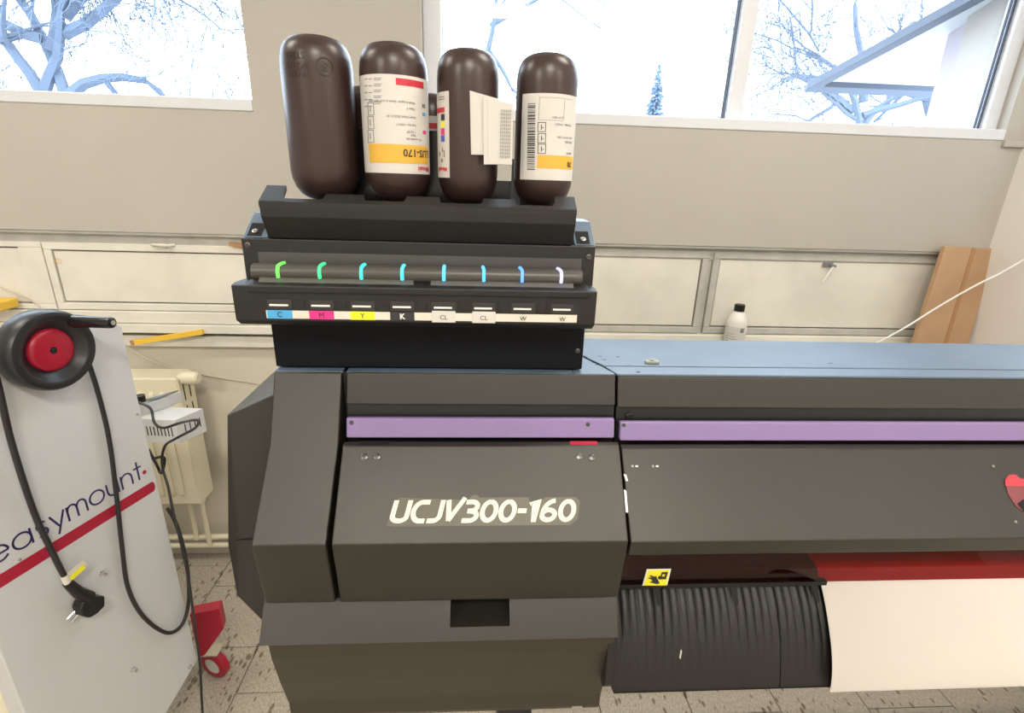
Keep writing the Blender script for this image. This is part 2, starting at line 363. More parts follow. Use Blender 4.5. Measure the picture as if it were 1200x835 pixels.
# small bottle, black block on the shelf behind the printer
p = atY(861, 397, YW-.09); cx, cyy = p.x, YW-.085
t = thing('cleaner_bottle', 'small white bottle with black cap behind the printer deck', 'bottle', (cx, cyy, ZSH))
k = (atY(868, 357, cyy).z - ZSH)
T = Matrix.Translation((cx, cyy, ZSH)); r0 = .036
MB().lathe([(0, 0), (r0-.004, 0), (r0, .006), (r0, k*.62), (r0*.93, k*.70), (r0*.6, k*.83), (r0*.42, k*.86), (r0*.42, k*.88), (0, k*.88)], T, 28).build('body', hdpe, t, smooth=True)
MB().lathe([(0, k*.87), (r0*.5, k*.87), (r0*.5, k), (r0*.45, k*1.01), (0, k*1.01)], T, 20).build('cap', black, t, smooth=True)
def cylpatch(mb, cx, cy, r, a0, a1, z0, z1, th=.0003, zs=None):
    n = max(2, int(abs(a1-a0)/radians(5)))
    vs = []; fs = []
    for i in range(n+1):
        a = a0+(a1-a0)*i/n
        for rr in (r, r+th):
            for z in (z0, z1): vs.append((cx+rr*sin(a), cy-rr*cos(a), z))
    for i in range(n):
        q = i*4; e = q+4; fs += [(q+2, q+3, e+3, e+2), (q, e, e+1, q+1), (q+1, e+1, e+3, q+3), (q, q+2, e+2, e)]
    fs += [(0, 1, 3, 2), (n*4, n*4+2, n*4+3, n*4+1)]; mb.add(vs, fs)
fa = math.atan2(-cx, cyy)   # angle facing the camera
fa = math.atan2(-cx, cyy)
lb = MB(); cylpatch(lb, cx, cyy, r0+.0002, fa-1.3, fa+1.0, ZSH+.008, ZSH+k*.55); lo = lb.build('label', labelm, t, smooth=True)
lb = MB()
for j in range(6): cylpatch(lb, cx, cyy, r0+.0006, fa-.9+.1*(j % 2), fa+.25-.15*(j % 3), ZSH+.02+j*.009, ZSH+.0215+j*.009)
cylpatch(lb, cx, cyy, r0+.0006, fa+.45, fa+.8, ZSH+k*.44, ZSH+k*.53); lb.build('print', inkgrey, lo)
p = atY(870, 394, YW-.10); o = B(cx+.036+.002, cx+.065, YW-.112, YW-.085, ZSH, ZSH+.018).build('black_clip', black, bevel=.002); tag(o, 'small black plastic block right beside the white cleaner bottle', 'clip')
a = atY(818, 397, YW-.1); o = B(a.x, cx-.038, YW-.11, YW-.09, ZSH, ZSH+.007).build('black_strip', black, bevel=.002); tag(o, 'thin black strip lying on the rail left of white cleaner bottle', 'strip')

# radiator
RX1 = -.616*1.68; RX0 = RX1-.75
t = thing('radiator', 'cream panel radiator with thermostat knob on wall under the hatch', 'radiator', (RX1-.3, 1.73, .30))
zt_, zb_ = 1.5-.402*1.68, 1.5-.700*1.68
mb = MB().box(RX0, RX1, 1.68, 1.69, zb_, zt_)
k = 0; x = RX1-.04
B(RX0, RX1, 1.68, 1.69, zb_, zt_).build('front_panel', rad, t, bevel=.004)
for i in range(16):
    x = RX1-.045-i*.036
    MB().prism([(1.681, zb_+.03), (1.674, zb_+.045), (1.674, zt_-.06), (1.681, zt_-.045)], x-.018, x).build('ridge', rad, t, bevel=.003)
B(RX0, RX1, 1.765, 1.775, zb_, zt_).build('rear_panel', rad, t, bevel=.003)
B(RX1, RX1+.004, 1.684, 1.772, zb_+.004, zt_-.004).build('side_cover', rad, t)
B(RX0, RX1, 1.684, 1.772, zt_-.004, zt_+.002).build('top_grille', rad, t, bevel=.001)
for i in range(2):
    for j in range(2): B(RX1+.0042, RX1+.005, 1.705+i*.035, 1.710+i*.035, zt_-.09-j*.08, zt_-.03-j*.08).build('side_slot', gap, t)
kp = atY(222, 443, 1.70)
MB().lathe([(0, 0), (.014, 0), (.014, .012), (.022, .014), (.024, .03), (.022, .06), (.016, .066), (0, .066)], frame((RX1-.002, 1.705, kp.z), (0, 1, 0), (0, 0, 1)), 24).build('thermostat_knob', rad, t, smooth=True)
MB().box(RX1+.03, RX1+.05, 1.6855, 1.6862, kp.z-.002, kp.z+.001).build('knob_mark', inkgrey, t)
MB().tube([(RX1+.012, 1.735, kp.z-.005), (RX1+.012, 1.76, kp.z-.005)], .008).build('valve', rad, t)
for dx in (-.075, -.03): MB().tube([(RX1+dx, 1.74, zb_+.002), (RX1+dx, 1.74, .09+(.03 if dx < -.05 else 0))], .009, 10).build('riser_pipe', rad, t, smooth=True)
for z in (.085, .125): MB().tube([(-3.9, 1.75+.0, z), (XR-.9, 1.75, z)], .011, 10).build('floor_pipe', rad, t, smooth=True)
for x in (RX1-.075, RX1-.03): MB().lathe([(0, 0), (.014, 0), (.014, .02), (0, .02)], Matrix.Translation((x, 1.74, zb_-.03)), 12).build('pipe_nut', rad, t)

# ================================================================ PRINTER
XL, XG0, XG1, XS = -.320, -.2165, -.209, .2195
PT = thing('inkjet_printer', 'large charcoal UV inkjet printer with purple trim bar and lettered front lid', 'printer', (.3, .85, 0))
ZD = 1.207
top = (.762, ZD); b1 = (.738, 1.150); b2 = (.742, 1.118); fold = (.612, 1.002); low = (.627, .884)
lt = (.706, 1.112)
# dark core and stand
MB().prism([(.80, .66), (.80, 1.0), (.775, 1.195), (.94, 1.195), (.955, .70), (.93, .66)], XL+.02, 1.79).build('inner_body', black, PT)
for x in (.045, 1.70): B(x, x+.075, .80, .88, .012, .66).build('stand_leg', black, PT, bevel=.004)
for x in (.045, 1.70): B(x-.005, x+.08, .74, 1.0, .0, .04).build('stand_foot', dark2, PT, bevel=.006)
B(.12, 1.70, .82, .86, .2, .26).build('stand_crossbar', dark2, PT, bevel=.004)
# left side cover
MB().prism([top, (.713, 1.108), fold, low, (.80, .884), (.80, ZD)], XL, XG0).build('side_cover', dark2, PT, bevel=.003)
# upper band, recess, purple bar (left)
MB().prism([top, (.745, 1.160), (.78, 1.160), (.78, ZD)], XG1, XS-.0015).build('upper_band', dark2, PT, bevel=.002)
MB().prism([(.752, 1.160), (.748, 1.140), (.78, 1.140), (.78, 1.160)], XG1, XS-.0015).build('recess_strip', black, PT)
pb = MB().prism([(.7315, 1.1435), (.7225, 1.1130), (.735, 1.112), (.742, 1.1415)], XG1+.002, XS-.004).build('purple_bar', purple, PT, bevel=.0025)
pa_, pb_ = (.7315, 1.1435), (.7225, 1.1130)
MB().prism([(.745, 1.141), (.742, 1.095), (.78, 1.095), (.78, 1.141)], XG1, XS-.0015).build('bar_gap', gap, PT)
nb = Vector((0, -.9, .38))
for xy in ((412, 495), (689, 497)): screw(onseg(*xy, pa_, pb_, .0004), nb, .0032, pb)
# front lid
lidA, lidB = (.7065, 1.1085), fold
LT = MB().prism([(.716, 1.1110), lidA, fold, low, (.65, .886), (.635, 1.0), (.722, 1.102)], XG1, XS+.001).build('front_lid', dark2, PT, bevel=.0025)
LT['label'] = 'folded charcoal front lid with cream lettering'
nl = Vector((0, -(lidA[1]-fold[1]), (lidA[0]-fold[0]))).normalized()
for xy in ((427, 535), (442, 535), (679, 535), (694, 536)):
    screw(onseg(*xy, lidA, lidB, .0003), nl, .0055, LT, screwm)
for x0, x1, mm in ((422, 456, black), (668, 700, redp)):
    a = onseg(x0, 518, (.716, 1.111), lidA, .0004); b = onseg(x1, 518, (.716, 1.111), lidA, .0004)
    MB().prism([(.7165, 1.1112), (.7085, 1.1093), (.709, 1.104), (.7165, 1.106)], a.x, b.x).build('hinge_slot', mm, LT)
MB().box(XG0+.001, XG1-.001, .764, .8, .885, 1.2075).build('seam', gap, PT)
# lettering UCJV300-160 : slanted heavy strokes
pA = onseg(457, 613, lidA, lidB, .0003); pB = onseg(676, 613, lidA, lidB, .0003); pTp = onseg(470, 586, lidA, lidB, .0003)
upv = Vector((0, lidA[0]-fold[0], lidA[1]-fold[1])).normalized()
hgt = (pTp-pA).dot(upv); wid = pB.x-pA.x
def G(ch):
    if ch == 'U': return [[(.12, 1), (.12, .3)]+arc(.42, .3, .3, .2, 180, 360)[0:]+[(.72, 1)]], .84
    if ch == 'C': return [[(.74, .91), (.45, .91)]+arc(.45, .5, .33, .41, 90, 270)+[(.68, .09)]], .78
    if ch == 'J': return [[(.50, 1), (.50, .35)]+arc(.22, .35, .28, .26, 0, -75)+[(.0, .09)]], .62
    if ch == 'V': return [[(.12, 1), (.30, .09)], [(.28, .09), (.80, 1.1)]], .80
    if ch == '3': return [[(.10, .90), (.34, .91)]+arc(.36, .71, .25, .20, 80, -90, 10)+[(.22, .51)], [(.24, .505), (.36, .50)]+arc(.37, .295, .28, .205, 85, -90, 10)+[(.06, .09)]], .76
    if ch == '0': return [arc(.40, .5, .29, .41, 90, 450, 24)], .80
    if ch == '-': return [[(.04, .5), (.42, .5)]], .48
    if ch == '1': return [[(.05, .78), (.32, .95), (.32, 0)]], .52
    if ch == '6': return [arc(.64, .36, .50, .58, 92, 182, 9), arc(.40, .31, .28, .22, 180, 540, 18)], .80
word = 'UCJV300-160'; tot = sum(G(c)[1] for c in word); 
sx = wid/(tot+.0); x0 = 0
def lidfn(off): return lambda x, y, h: Vector((pA.x, pA.y, pA.z)) + Vector((1, 0, 0))*(x*sx + y*hgt*.22) + upv*(y*hgt) + nl*(h+off)
sub = LT
bk = MB(); fr = MB(); x0 = -.10
for ch in word:
    st, adv = G(ch)
    for ks, s_ in enumerate(st):
        q = [(x0+u, v) for u, v in s_]
        hx = hgt/sx
        ribbon(fr, q, .205, lidfn(.0007+.00015*ks), .0003); 
    x0 += adv
fr.build('model_lettering', textm, LT)
bk = MB(); xs_ = -.1; f_ = lidfn(.0001)
out = [(-.12, -.10), (.2, -.14), (tot-.25, -.14), (tot+.02, .1), (tot+.02, .9), (tot-.2, 1.1), (tot-1.55, 1.1), (tot-1.9, .8), (tot-2.15, .8), (tot-2.3, 1.1), (tot-4.45, 1.1), (tot-4.55, 1.22), (tot-4.75, 1.22), (tot-4.95, 1.0), (.1, 1.12), (-.1, .9)]
bk.poly([f_(a, b, 0) for a, b in out], nl*.0002).build('lettering_backing', backm, LT)

# lower strip with grip recess + apron
sA, sB = (.640, .880), (.602, .829)
ga = onseg(528, 707, sA, sB).x; gb = onseg(597, 707, sA, sB).x; gz = onseg(560, 734, sA, sB); XA, XB = XL-.007, XS
prof = [sA, sB, (.606, .826), (.80, .826), (.80, .880)]
mb = MB().prism(prof, XA, ga).prism(prof, gb, XB).prism([(gz.y, gz.z), sB, (.606, .826), (.80, .826), (.80, gz.z)], ga, gb)
mb.build('lower_strip', dark2, PT)
B(ga, gb, .665, .70, .835, .880).build('grip_recess', black, PT)
screw(Vector(((ga+gb)/2-.02, .6645, gz.z+.014)), (0, -1, 0), .002, PT, steel)
apA = [(.610, .826), (.613, .79), (.628, .72), (.645, .655)]
zl = onseg(560, 831, (.628, .72), (.650, .63)).z
mb = MB().prism(apA+[(.66, .655), (.64, .72), (.628, .79), (.63, .826)], XL+.003, XB-.003)
mb.prism([(.645, .655), (.6465, zl+.012), (.661, zl+.012), (.66, .655)], XL+.003, XB-.003)
lowp = [(.6465, zl+.012), (.652, zl), (.664, zl), (.661, zl+.012)]
xs = [XL+.003, atY(374, 828, .65).x, atY(393, 828, .65).x, atY(671, 818, .65).x, atY(684, 818, .65).x, XB-.003]
for i in (0, 2, 4): mb.prism(lowp, xs[i], xs[i+1])
mb.build('lower_apron', mat('apron plastic', (.032, .026, .017), .42, bump=.2, scale=1400), PT)
MB().prism([(.612, .824), (.648, .66), (.78, .66), (.78, .824)], XL+.003, XL+.006).build('apron_side', dark2, PT)
MB().prism([(.612, .824), (.648, .66), (.70, .66), (.70, .824)], XB-.006, XB-.003).build('apron_side', dark2, PT)
# rear left block, seen past the side cover
mb = MB()
sec = [(-.315, 1.172), (-.402, 1.133), (-.402, .83), (-.368, .775), (-.31, .74)]
fr_ = [Vector((x, (.762 if z > 1.0 else .705), z)) for x, z in sec]
bk_ = [Vector((x, .95, z)) for x, z in sec]
vs = [Vector((-.315, .775, 1.172)), Vector((-.402, .762, 1.133)), Vector((-.402, .701, .93)), Vector((-.402, .70, .83)), Vector((-.368, .70, .775)), Vector((-.30, .70, .74)), Vector((-.30, .775, 1.172))]
n_ = len(vs); vb = [Vector((v.x, .95, v.z)) for v in vs]
mb.add(vs+vb, [tuple(range(n_)), tuple(range(2*n_-1, n_-1, -1))]+[(i, (i+1) % n_, n_+(i+1) % n_, n_+i) for i in range(n_)])
mb.build('rear_side_block', dark2, PT, bevel=.003)
MB().box(-.4035, -.32, .72, .951, .926, .9275).build('seam', gap, PT)

# decks
pts = lambda L: [atZ(x, y, ZD) for x, y in L]
B(XL+.01, 1.79, .770, .952, ZD-.012, ZD-.0015).build('deck_base', gap, PT)
yb = .953; yf = .790
j1 = atZ(684, 407, ZD); j2 = atZ(706, 429.5, ZD); j3 = atZ(721, 439, ZD); 
B(XL, .15, .764, .953, ZD-.002, ZD+.0005).build('left_deck', deckm, PT, bevel=.001)
jy = j2.y
MB().poly([(.151, yb, ZD-.004), (.1505, j1.y+.006, ZD-.004), (j2.x+.002, jy+.0015, ZD-.004), (1.79, jy+.0015, ZD-.004), (1.79, yb, ZD-.004)], (0, 0, .006)).build('rear_deck_plate', deckm, PT, bevel=.0012)
MB().poly([(j2.x+.004, jy-.0005, ZD-.003), (XS+.0015, .7635, ZD-.003), (1.79, .7635, ZD-.003), (1.79, jy-.0005, ZD-.003)], (0, 0, .004)).build('front_deck_strip', deckm, PT, bevel=.001)
MB().poly([(.151, j1.y+.001, ZD-.003), (j2.x-.0005, jy-.001, ZD-.003), (XS-.001, .7635, ZD-.003), (.151, .7635, ZD-.003)], (0, 0, .0035)).build('corner_deck_plate', deckm, PT, bevel=.0008)
for xy in ((686, 417), (703, 417), (708, 421), (724, 417.5), (737, 427), (748, 435)):
    q = atZ(*xy, ZD+.002); B(q.x-.003, q.x+.003, q.y-.0015, q.y+.0015, ZD, ZD+.0028).build('rivet', grey, PT)
for xy in ((697, 425), (700, 427.5), (689, 420)):
    q = atZ(*xy, ZD); B(q.x-.004, q.x+.004, q.y-.001, q.y+.001, ZD, ZD+.0009).build('deck_slot', gap, PT)
q = atZ(764, 424, ZD+.004); 
o = MB().box(q.x-.012, q.x+.012, q.y-.004, q.y+.004, ZD+.0021, ZD+.007).box(q.x-.004, q.x+.004, q.y-.003, q.y+.003, ZD+.007, ZD+.010).build('deck_catch', mat('catch', (.35, .38, .30), .5), PT, bevel=.0015)
q = atZ(973, 425, ZD+.003); B(q.x-.003, q.x+.003, q.y-.001, q.y+.001, ZD, ZD+.003).build('rivet', grey, PT)

# right: band, recess, bar, cover
XE = 1.80; X0 = XS+.0025
MB().prism([(.762, ZD-.003), (.745, 1.1565), (.78, 1.1565), (.78, ZD-.003)], X0, XE).build('upper_band', dark2, PT, bevel=.002)
MB().prism([(.752, 1.1565), (.748, 1.132), (.78, 1.132), (.78, 1.1565)], X0, XE).build('recess_strip', black, PT)
pr = MB().prism([(.7315, 1.1380), (.7225, 1.1080), (.735, 1.107), (.742, 1.136)], X0+.003, XE).build('purple_bar', purple, PT, bevel=.0025)
screw(onseg(731, 498, (.7315, 1.1380), (.7225, 1.1080), .0004), nb, .0032, pr)
MB().lathe([(.006, 0), (.006, .004), (.004, .006), (0, .006)], frame(onseg(736, 486, (.752, 1.15), (.748, 1.119)), (1, 0, 0), (0, 0, 1)), 18).build('knob', blackgloss, PT, smooth=True)
MB().prism([(.742, 1.134), (.742, 1.088), (.76, 1.088), (.76, 1.134)], X0, XE).build('bar_gap', gap, PT)
mc = MB().prism([(.722, 1.1035), (.7075, 1.1015), (.612, 1.000), (.617, .972), (.63, .972), (.632, 1.0), (.722, 1.092)], X0+.002, XE).build('main_cover', dark2, PT, bevel=.0025)
cA, cB = (.7075, 1.1015), (.612, 1.0)
nc = Vector((0, -(cA[1]-cB[1]), (cA[0]-cB[0]))).normalized()
cpv = Vector((0, cA[0]-cB[0], cA[1]-cB[1])).normalized()
for xy in ((741, 546), (765, 546), (1164, 546), (1190, 611)):
    q = onseg(*xy, cA, cB, .0003); screw(q, nc, .0022, mc, steel)
    if xy[0] < 800:
        q2 = onseg(xy[0]+5, xy[1], cA, cB, .0003); MB().poly([q2+Vector((-.002, 0, 0))-cpv*.0012, q2+Vector((.002, 0, 0))-cpv*.0012, q2+Vector((.002, 0, 0))+cpv*.0012, q2+Vector((-.002, 0, 0))+cpv*.0012], nc*.001).build('catch_tip', whitestrip, mc)
# red viewing window in the cover at the right
wp = [onseg(x, y, cA, cB, .0002) for x, y in ((1177, 562), (1181, 556), (1189, 555), (1196, 560), (1260, 560), (1260, 601), (1200, 600), (1190, 593), (1181, 579))]
MB().poly(wp, nc*.0008).build('red_window', mat('red window', (.20, .05, .06), .15), mc)
wp = [onseg(x, y, cA, cB, .0012) for x, y in ((1178, 562), (1182, 557), (1189, 556), (1196, 561), (1260, 563), (1260, 571), (1178, 569))]
MB().poly(wp, nc*.0003).build('red_window_band', mat('red window band', (.5, .04, .06), .2), mc)
wp = [onseg(x, y, cA, cB, .0012) for x, y in ((1192, 590), (1199, 585), (1260, 585), (1260, 600), (1200, 599))]
MB().poly(wp, nc*.0003).build('red_window_black', gap, mc)  # black patch in the lower part of the window
# white felt pieces in the seam between the lid and cover
for y0, y1 in ((558, 565), (577, 602)):
    a = onseg(733, y0, lidA, lidB); b = onseg(735, y1, lidA, lidB)
    MB().poly([a+Vector((-.001, .004, 0)), b+Vector((-.001, .004, 0)), b+Vector((.0025, .004, 0)), a+Vector((.0025, .004, 0))], (0, .004, 0)).build('seam_felt', whitestrip, PT)
# red acrylic guard
gA, gB = (.640, .975), (.664, .8735)
ac = MB().prism([gA, gB, (gB[0]+.003, gB[1]), (gA[0]+.003, gA[1])], XS+.004, XE).build('red_guard', redglass, PT)
MB().prism([(.6635, .8735), (.6635, .8655), (.70, .8655), (.70, .8735)], XS+.004, .59).build('guard_lip', gap, PT)
st = [onseg(x, y, gA, gB, .0006) for x, y in ((758, 666.5), (786.5, 666), (781.5, 686.5), (752.5, 686.5))]
so = MB().poly(st, (0, -.0003, 0)).build('warning_sticker', whitestrip, ac)
cs = sum(st, Vector())/4
so2 = MB().poly([cs+(p-cs)*.88+Vector((0, -.0006, 0)) for p in st], (0, -.0002, 0)).build('sticker_yellow', yl, ac)
U_ = (st[1]-st[0]); V_ = (st[0]-st[3])
def sp(u, v): return st[3]+U_*u+V_*v+Vector((0, -.0011, 0))
mb = MB()
for L in ([(.55, .62), (.64, .62), (.64, .84), (.90, .84), (.90, .42), (.60, .42), (.55, .5)], [(.12, .52), (.30, .56), (.45, .62), (.50, .52), (.70, .18), (.55, .14), (.42, .2), (.24, .26), (.36, .32), (.30, .42)]):
    mb.poly([sp(u, v) for u, v in L], (0, -.0002, 0))
mb.poly([sp(u, v)+Vector((0, -.0003, 0)) for u, v in ()] or [sp(.16, .62), sp(.22, .68), sp(.36, .60), sp(.34, .55)], (0, -.0002, 0))
mb.build('sticker_pictogram', inkblk, ac)
MB().poly([sp(.70, .60)+Vector((0, -.0004, 0)), sp(.80, .60)+Vector((0, -.0004, 0)), sp(.80, .72)+Vector((0, -.0004, 0)), sp(.70, .72)+Vector((0, -.0004, 0))], (0, -.0002, 0)).build('sticker_detail', yl, ac)
# platen and ribbed media guide
GP = [(.700, .872), (.684, .861), (.668, .846), (.652, .828), (.636, .806), (.622, .782), (.611, .757), (.603, .733), (.598, .714)]
B(XS+.004, XE, .74, .80, .80, 1.0).build('print_zone_back', mat('print zone plate', (.16, .09, .06), .5), PT)
MB().prism([(.70, .881), (.80, .881), (.80, .870), (.70, .870)], XS+.004, XE).build('platen', black, PT)
B(XS+.004, XS+.030, .70, .739, .89, .97).build('red_end_block', redp, PT)
def guide(x0, x1, name):
    nx = int((x1-x0)/.0012); vs = []; fs = []; nb_ = len(GP)*3-2
    fp = []
    for i in range(len(GP)-1):
        for k in range(3): t_ = k/3; fp.append((GP[i][0]*(1-t_)+GP[i+1][0]*t_, GP[i][1]*(1-t_)+GP[i+1][1]*t_))
    fp.append(GP[-1]); nv = len(fp)
    for i in range(nx+1):
        x = x0+(x1-x0)*i/nx; ph = ((x-(XS+.003))/.0142) % 1; rib = (abs(sin(pi*ph)))**.6
        for k, (y, z) in enumerate(fp):
            s = k/(nv-1); amp = .0045*max(0, min(1, (.82-s)/.45)); amp *= .35+.65*min(1, s*8)
            vs.append((x, y-rib*amp*.8+ .002, z+rib*amp*.6))
    for i in range(nx):
        for k in range(nv-1): a = i*nv+k; fs.append((a, a+1, a+nv+1, a+nv))
    # back
    nb0 = len(vs)
    for x in (x0, x1):
        for y, z in fp: vs.append((x, y+.012, z+.0))
    for k in range(nv-1): fs.append((nb0+k, nb0+nv+k, nb0+nv+k+1, nb0+k+1))
    for k in range(nv-1): fs.append((k, nb0+k, nb0+k+1, k+1)); fs.append((nx*nv+k, nx*nv+k+1, nb0+nv+k+1, nb0+nv+k))
    fs.append(tuple([i*nv+nv-1 for i in range(nx+1)]+[nb0+nv+nv-1, nb0+nv-1])); fs.append(tuple([i*nv for i in range(nx, -1, -1)]+[nb0, nb0+nv]))
    me = mesh(vs, fs, True); me.set_sharp_from_angle(angle=radians(50)); return link(name, me, dark, PT)
xsm = .905*0 + atY(922, 745, .614).x
guide(XS+.003, xsm-.0008, 'ribbed_guide'); guide(xsm+.0008, .588, 'ribbed_guide')
guide(.590, XE, 'ribbed_guide')
MB().prism([(.598, .714), (.612, .708), (.80, .708), (.80, .714)], XS+.003, XE).build('guide_underside', dark, PT)
MB().prism([(.615, .83), (.600, .73), (.615, .708), (.72, .708), (.72, .86), (.66, .86)], XS-.012, XS+.002).build('guide_end_bracket', blackgloss, PT, bevel=.002)
for xy in ((768, 692), (857, 692), (950, 692)):
    q = atY(*xy, .668); q.z -= .0; MB().poly([(q.x-.006, .664, .8655), (q.x+.006, .664, .8655), (q.x+.004, .648, .846), (q.x+.001, .647, .844), (q.x-.002, .649, .848)], (0, .012, .006)).build('lip_shade_wedge', gap, PT)  # dark wedges that paint the shade below the guard lip
q = atY(797, 765, .612); B(q.x-.0006, q.x+.0006, .6085, .6115, q.z-.008, q.z+.008).build('scratch_mark', whitestrip, PT)
# paper
PP = [(.80, .8855), (.70, .8850), (.682, .874), (.666, .859), (.650, .840), (.633, .816), (.616, .789), (.604, .764), (.596, .740), (.592, .718), (.592, .712)]
PPs = [(v.x, v.y) for v in spline([Vector((a, b, 0)) for a, b in PP], 4)]
mb = MB(); nP = len(PPs)
vs = []; fs = []
for x in (.582, XE-.01):
    for a, b in PPs: vs.append((x, a-.004, b+.003))
for x in (.582, XE-.01):
    for a, b in PPs: vs.append((x, a-.0032, b+.0026))
for k in range(nP-1): fs += [(k, k+1, nP+k+1, nP+k), (2*nP+k, 3*nP+k, 3*nP+k+1, 2*nP+k+1), (k, 2*nP+k, 2*nP+k+1, k+1), (nP+k, nP+k+1, 3*nP+k+1, 3*nP+k)]
fs += [(0, nP, 3*nP, 2*nP), (nP-1, 3*nP-1, 4*nP-1, 2*nP-1)]
o = link('print_paper', mesh(vs, fs, True), paperm); tag(o, 'wide blank white paper web hanging over the ribbed printer guide', 'paper')

# ================================================================ INK UNIT
IU = thing('ink_supply_unit', 'black ink supply unit with colour coded slots on printer top', 'ink unit', (-.08, .85, ZD+.003))
IX0, IX1 = -.3215, .1655; YB = .776; Zb = ZD+.0035
bh = B(IX0, IX1, YB, .935, Zb, 1.345).build('base_housing', navy, IU, bevel=.002)
screw(atY(677, 411, YB-.0003), (0, -1, 0), .004, bh)
B(IX0-.006, IX1-.002, .762, .935, 1.345, 1.412).build('upper_housing', navy, IU, bevel=.002)
# slot tray
TY = .705; tx0, tx1 = -.3385, .1640; ztt = 1.5-.207*TY; ztb = 1.5-.277*TY
ft = MB().prism([(TY, ztt), (TY, ztb), (TY+.012, ztb-.009), (YB, ztb-.009), (YB, ztt), (TY+.012, ztt+.002)], tx0, tx1).build('slot_tray', dark, IU, bevel=.002)
lx0 = atY(290, 340, TY-.004).x; lx1 = atY(690, 346, TY-.004).x
MB().prism([(TY-.005, 1.5-.219*TY), (TY-.005, 1.5-.206*TY), (TY+.008, 1.5-.198*TY), (TY+.04, 1.5-.196*TY), (TY+.04, 1.5-.219*TY)], lx0, lx1).build('tray_lip', dark, IU, bevel=.0015)
lx0 = atY(303, 330, TY+.006).x; lx1 = atY(672, 340, TY+.006).x; xm = atY(484, 332, TY).x; xn = atY(504, 332, TY).x
for a, b in ((lx0, xm), (xn, lx1)):
    MB().prism([(TY+.001, 1.5-.203*TY), (TY+.014, 1.5-.190*TY), (TY+.03, 1.5-.190*TY), (TY+.03, 1.5-.203*TY)], a, b).build('light_ledge', mat('light ledge', (.09, .09, .085), .35), IU, bevel=.001)
# pipe plate
PY = .747
fp = B(-.3355, .1655, PY, YB+.002, 1.352, 1.412).build('pipe_plate', dark, IU, bevel=.002)
a = atY(303, 300, PY); b = atY(681, 312, PY)
B(a.x, b.x, PY-.0008, PY+.001, 1.372, 1.3935).build('plate_slot', mat('slot face', (.07, .07, .068), .4), IU)
for xy in ((290, 287), (690, 301)): screw(atY(*xy, PY-.0004), (0, -1, 0), .0042, fp, screwm)
pz = 1.5-.183*.714; pc = .7255; pr_ = .0118
px0 = atY(293, 318, .714).x; px1 = atY(683, 328, .714).x
MB().lathe([(0, 0), (pr_-.001, 0), (pr_, .001), (pr_, px1-px0-.001), (pr_-.001, px1-px0), (0, px1-px0)], frame((px0, pc, pz), (0, 1, 0), (0, 0, 1)), 28).build('light_pipe', mat('pipe plastic', (.06, .058, .052), .38), IU, smooth=True)
cols = [(.10, .85, .06), (.03, .75, .22), (.03, .70, .50), (.05, .68, .80), (.06, .48, 1), (.07, .42, 1), (.10, .30, 1), (.45, .42, 1)]
px_l = [(325, 318), (374, 319), (423, 320), (471, 321), (520, 322), (567, 323), (612, 324), (658, 325)]
sxs = []
for i, ((x, y), c) in enumerate(zip(px_l, cols)):
    X = atY(x, y, .713).x; sxs.append(X)
    em = mat('light %d' % i, (.03, .03, .03), .4, emit=c, es=2.2)
    skew = .006*(1-i/4.0)
    P = []
    for k in range(9):
        th = radians(-5+k*15); P.append((X+skew*max(0, (3-k)/3), pc-(pr_+.0008)*sin(th), pz+(pr_+.0008)*cos(th)))
    MB().tube(P, .0024, 8).build('light_strip', em, IU, smooth=True)
# slots, white strips, labels
for i, X in enumerate(sxs):
    X = atY([328, 377, 425, 472, 520, 567, 613, 659][i], 357+i*.8, TY).x
    zc = 1.5-.2445*TY
    B(X-.0165, X+.0165, TY-.0008, TY+.002, zc-.006, zc+.0075).build('slot_door', mat('slot door', (.028, .028, .028), .4) if i == 0 else bpy.data.materials['slot door'], ft, bevel=.0008)
    B(X-.0135, X+.0115, TY-.0022, TY-.0006, zc-.0012, zc+.0012).build('slot_mark', whitestrip, ft)
    if i < 7: B(X+.0195, X+.0335, TY-.0010, TY+.001, zc-.0075, zc+.008).build('blank_button', dark, ft, bevel=.0008)
zs0 = 1.5-.2715*TY; zs1 = 1.5-.2555*TY
sl = B(atY(312, 366, TY).x, atY(676, 372, TY).x, TY-.0006, TY+.001, zs0, zs1).build('slot_label_strip', cream, IU)
names = 'C M Y K CL CL W W'.split(); lm = [cy, mg, yl, inkblk, cream, cream, cream, cream]
for i, nm in enumerate(names):
    X = atY([328, 377, 425, 471.5, 520, 567, 613, 659][i], 366+i*.8, TY).x
    if i < 4: B(X-.0168, X+.0168, TY-.0011, TY-.0003, zs0-.0003, zs1+.0003).build('colour_patch', lm[i], sl)
    elif i < 6: B(X-.0165, X+.0165, TY-.0016, TY-.0003, zs0-.0025, zs1+.003).build('colour_patch', labelm, sl, bevel=.0008)
    text('slot_letter', nm, .0105 if i < 4 else .009, whitestrip if i == 3 else inkblk, frame(Vector((X, TY-.0018, zs0+.0022)), (1, 0, 0), (0, 0, 1)), sl, align='CENTER', off=0 if i != 3 else .0004)
# side brackets
for xa_, xb_ in ((-.335, -.300), (.135, .1655)):
    MB().prism([(PY+.004, 1.4125), (.800, 1.443), (.86, 1.443), (.86, 1.4125)], xa_, xb_).build('corner_bracket', deckm, IU, bevel=.0015)
    xc = (xa_+xb_)/2-.002
    MB().prism([(PY+.006, 1.4145), (PY+.014, 1.419), (PY+.03, 1.430), (PY+.03, 1.4145)], xc-.010, xc+.010).build('bracket_well', gap, IU)
    screw(Vector((xc, PY+.012, 1.4205)), (0, -.5, .8), .0042, IU, steel)
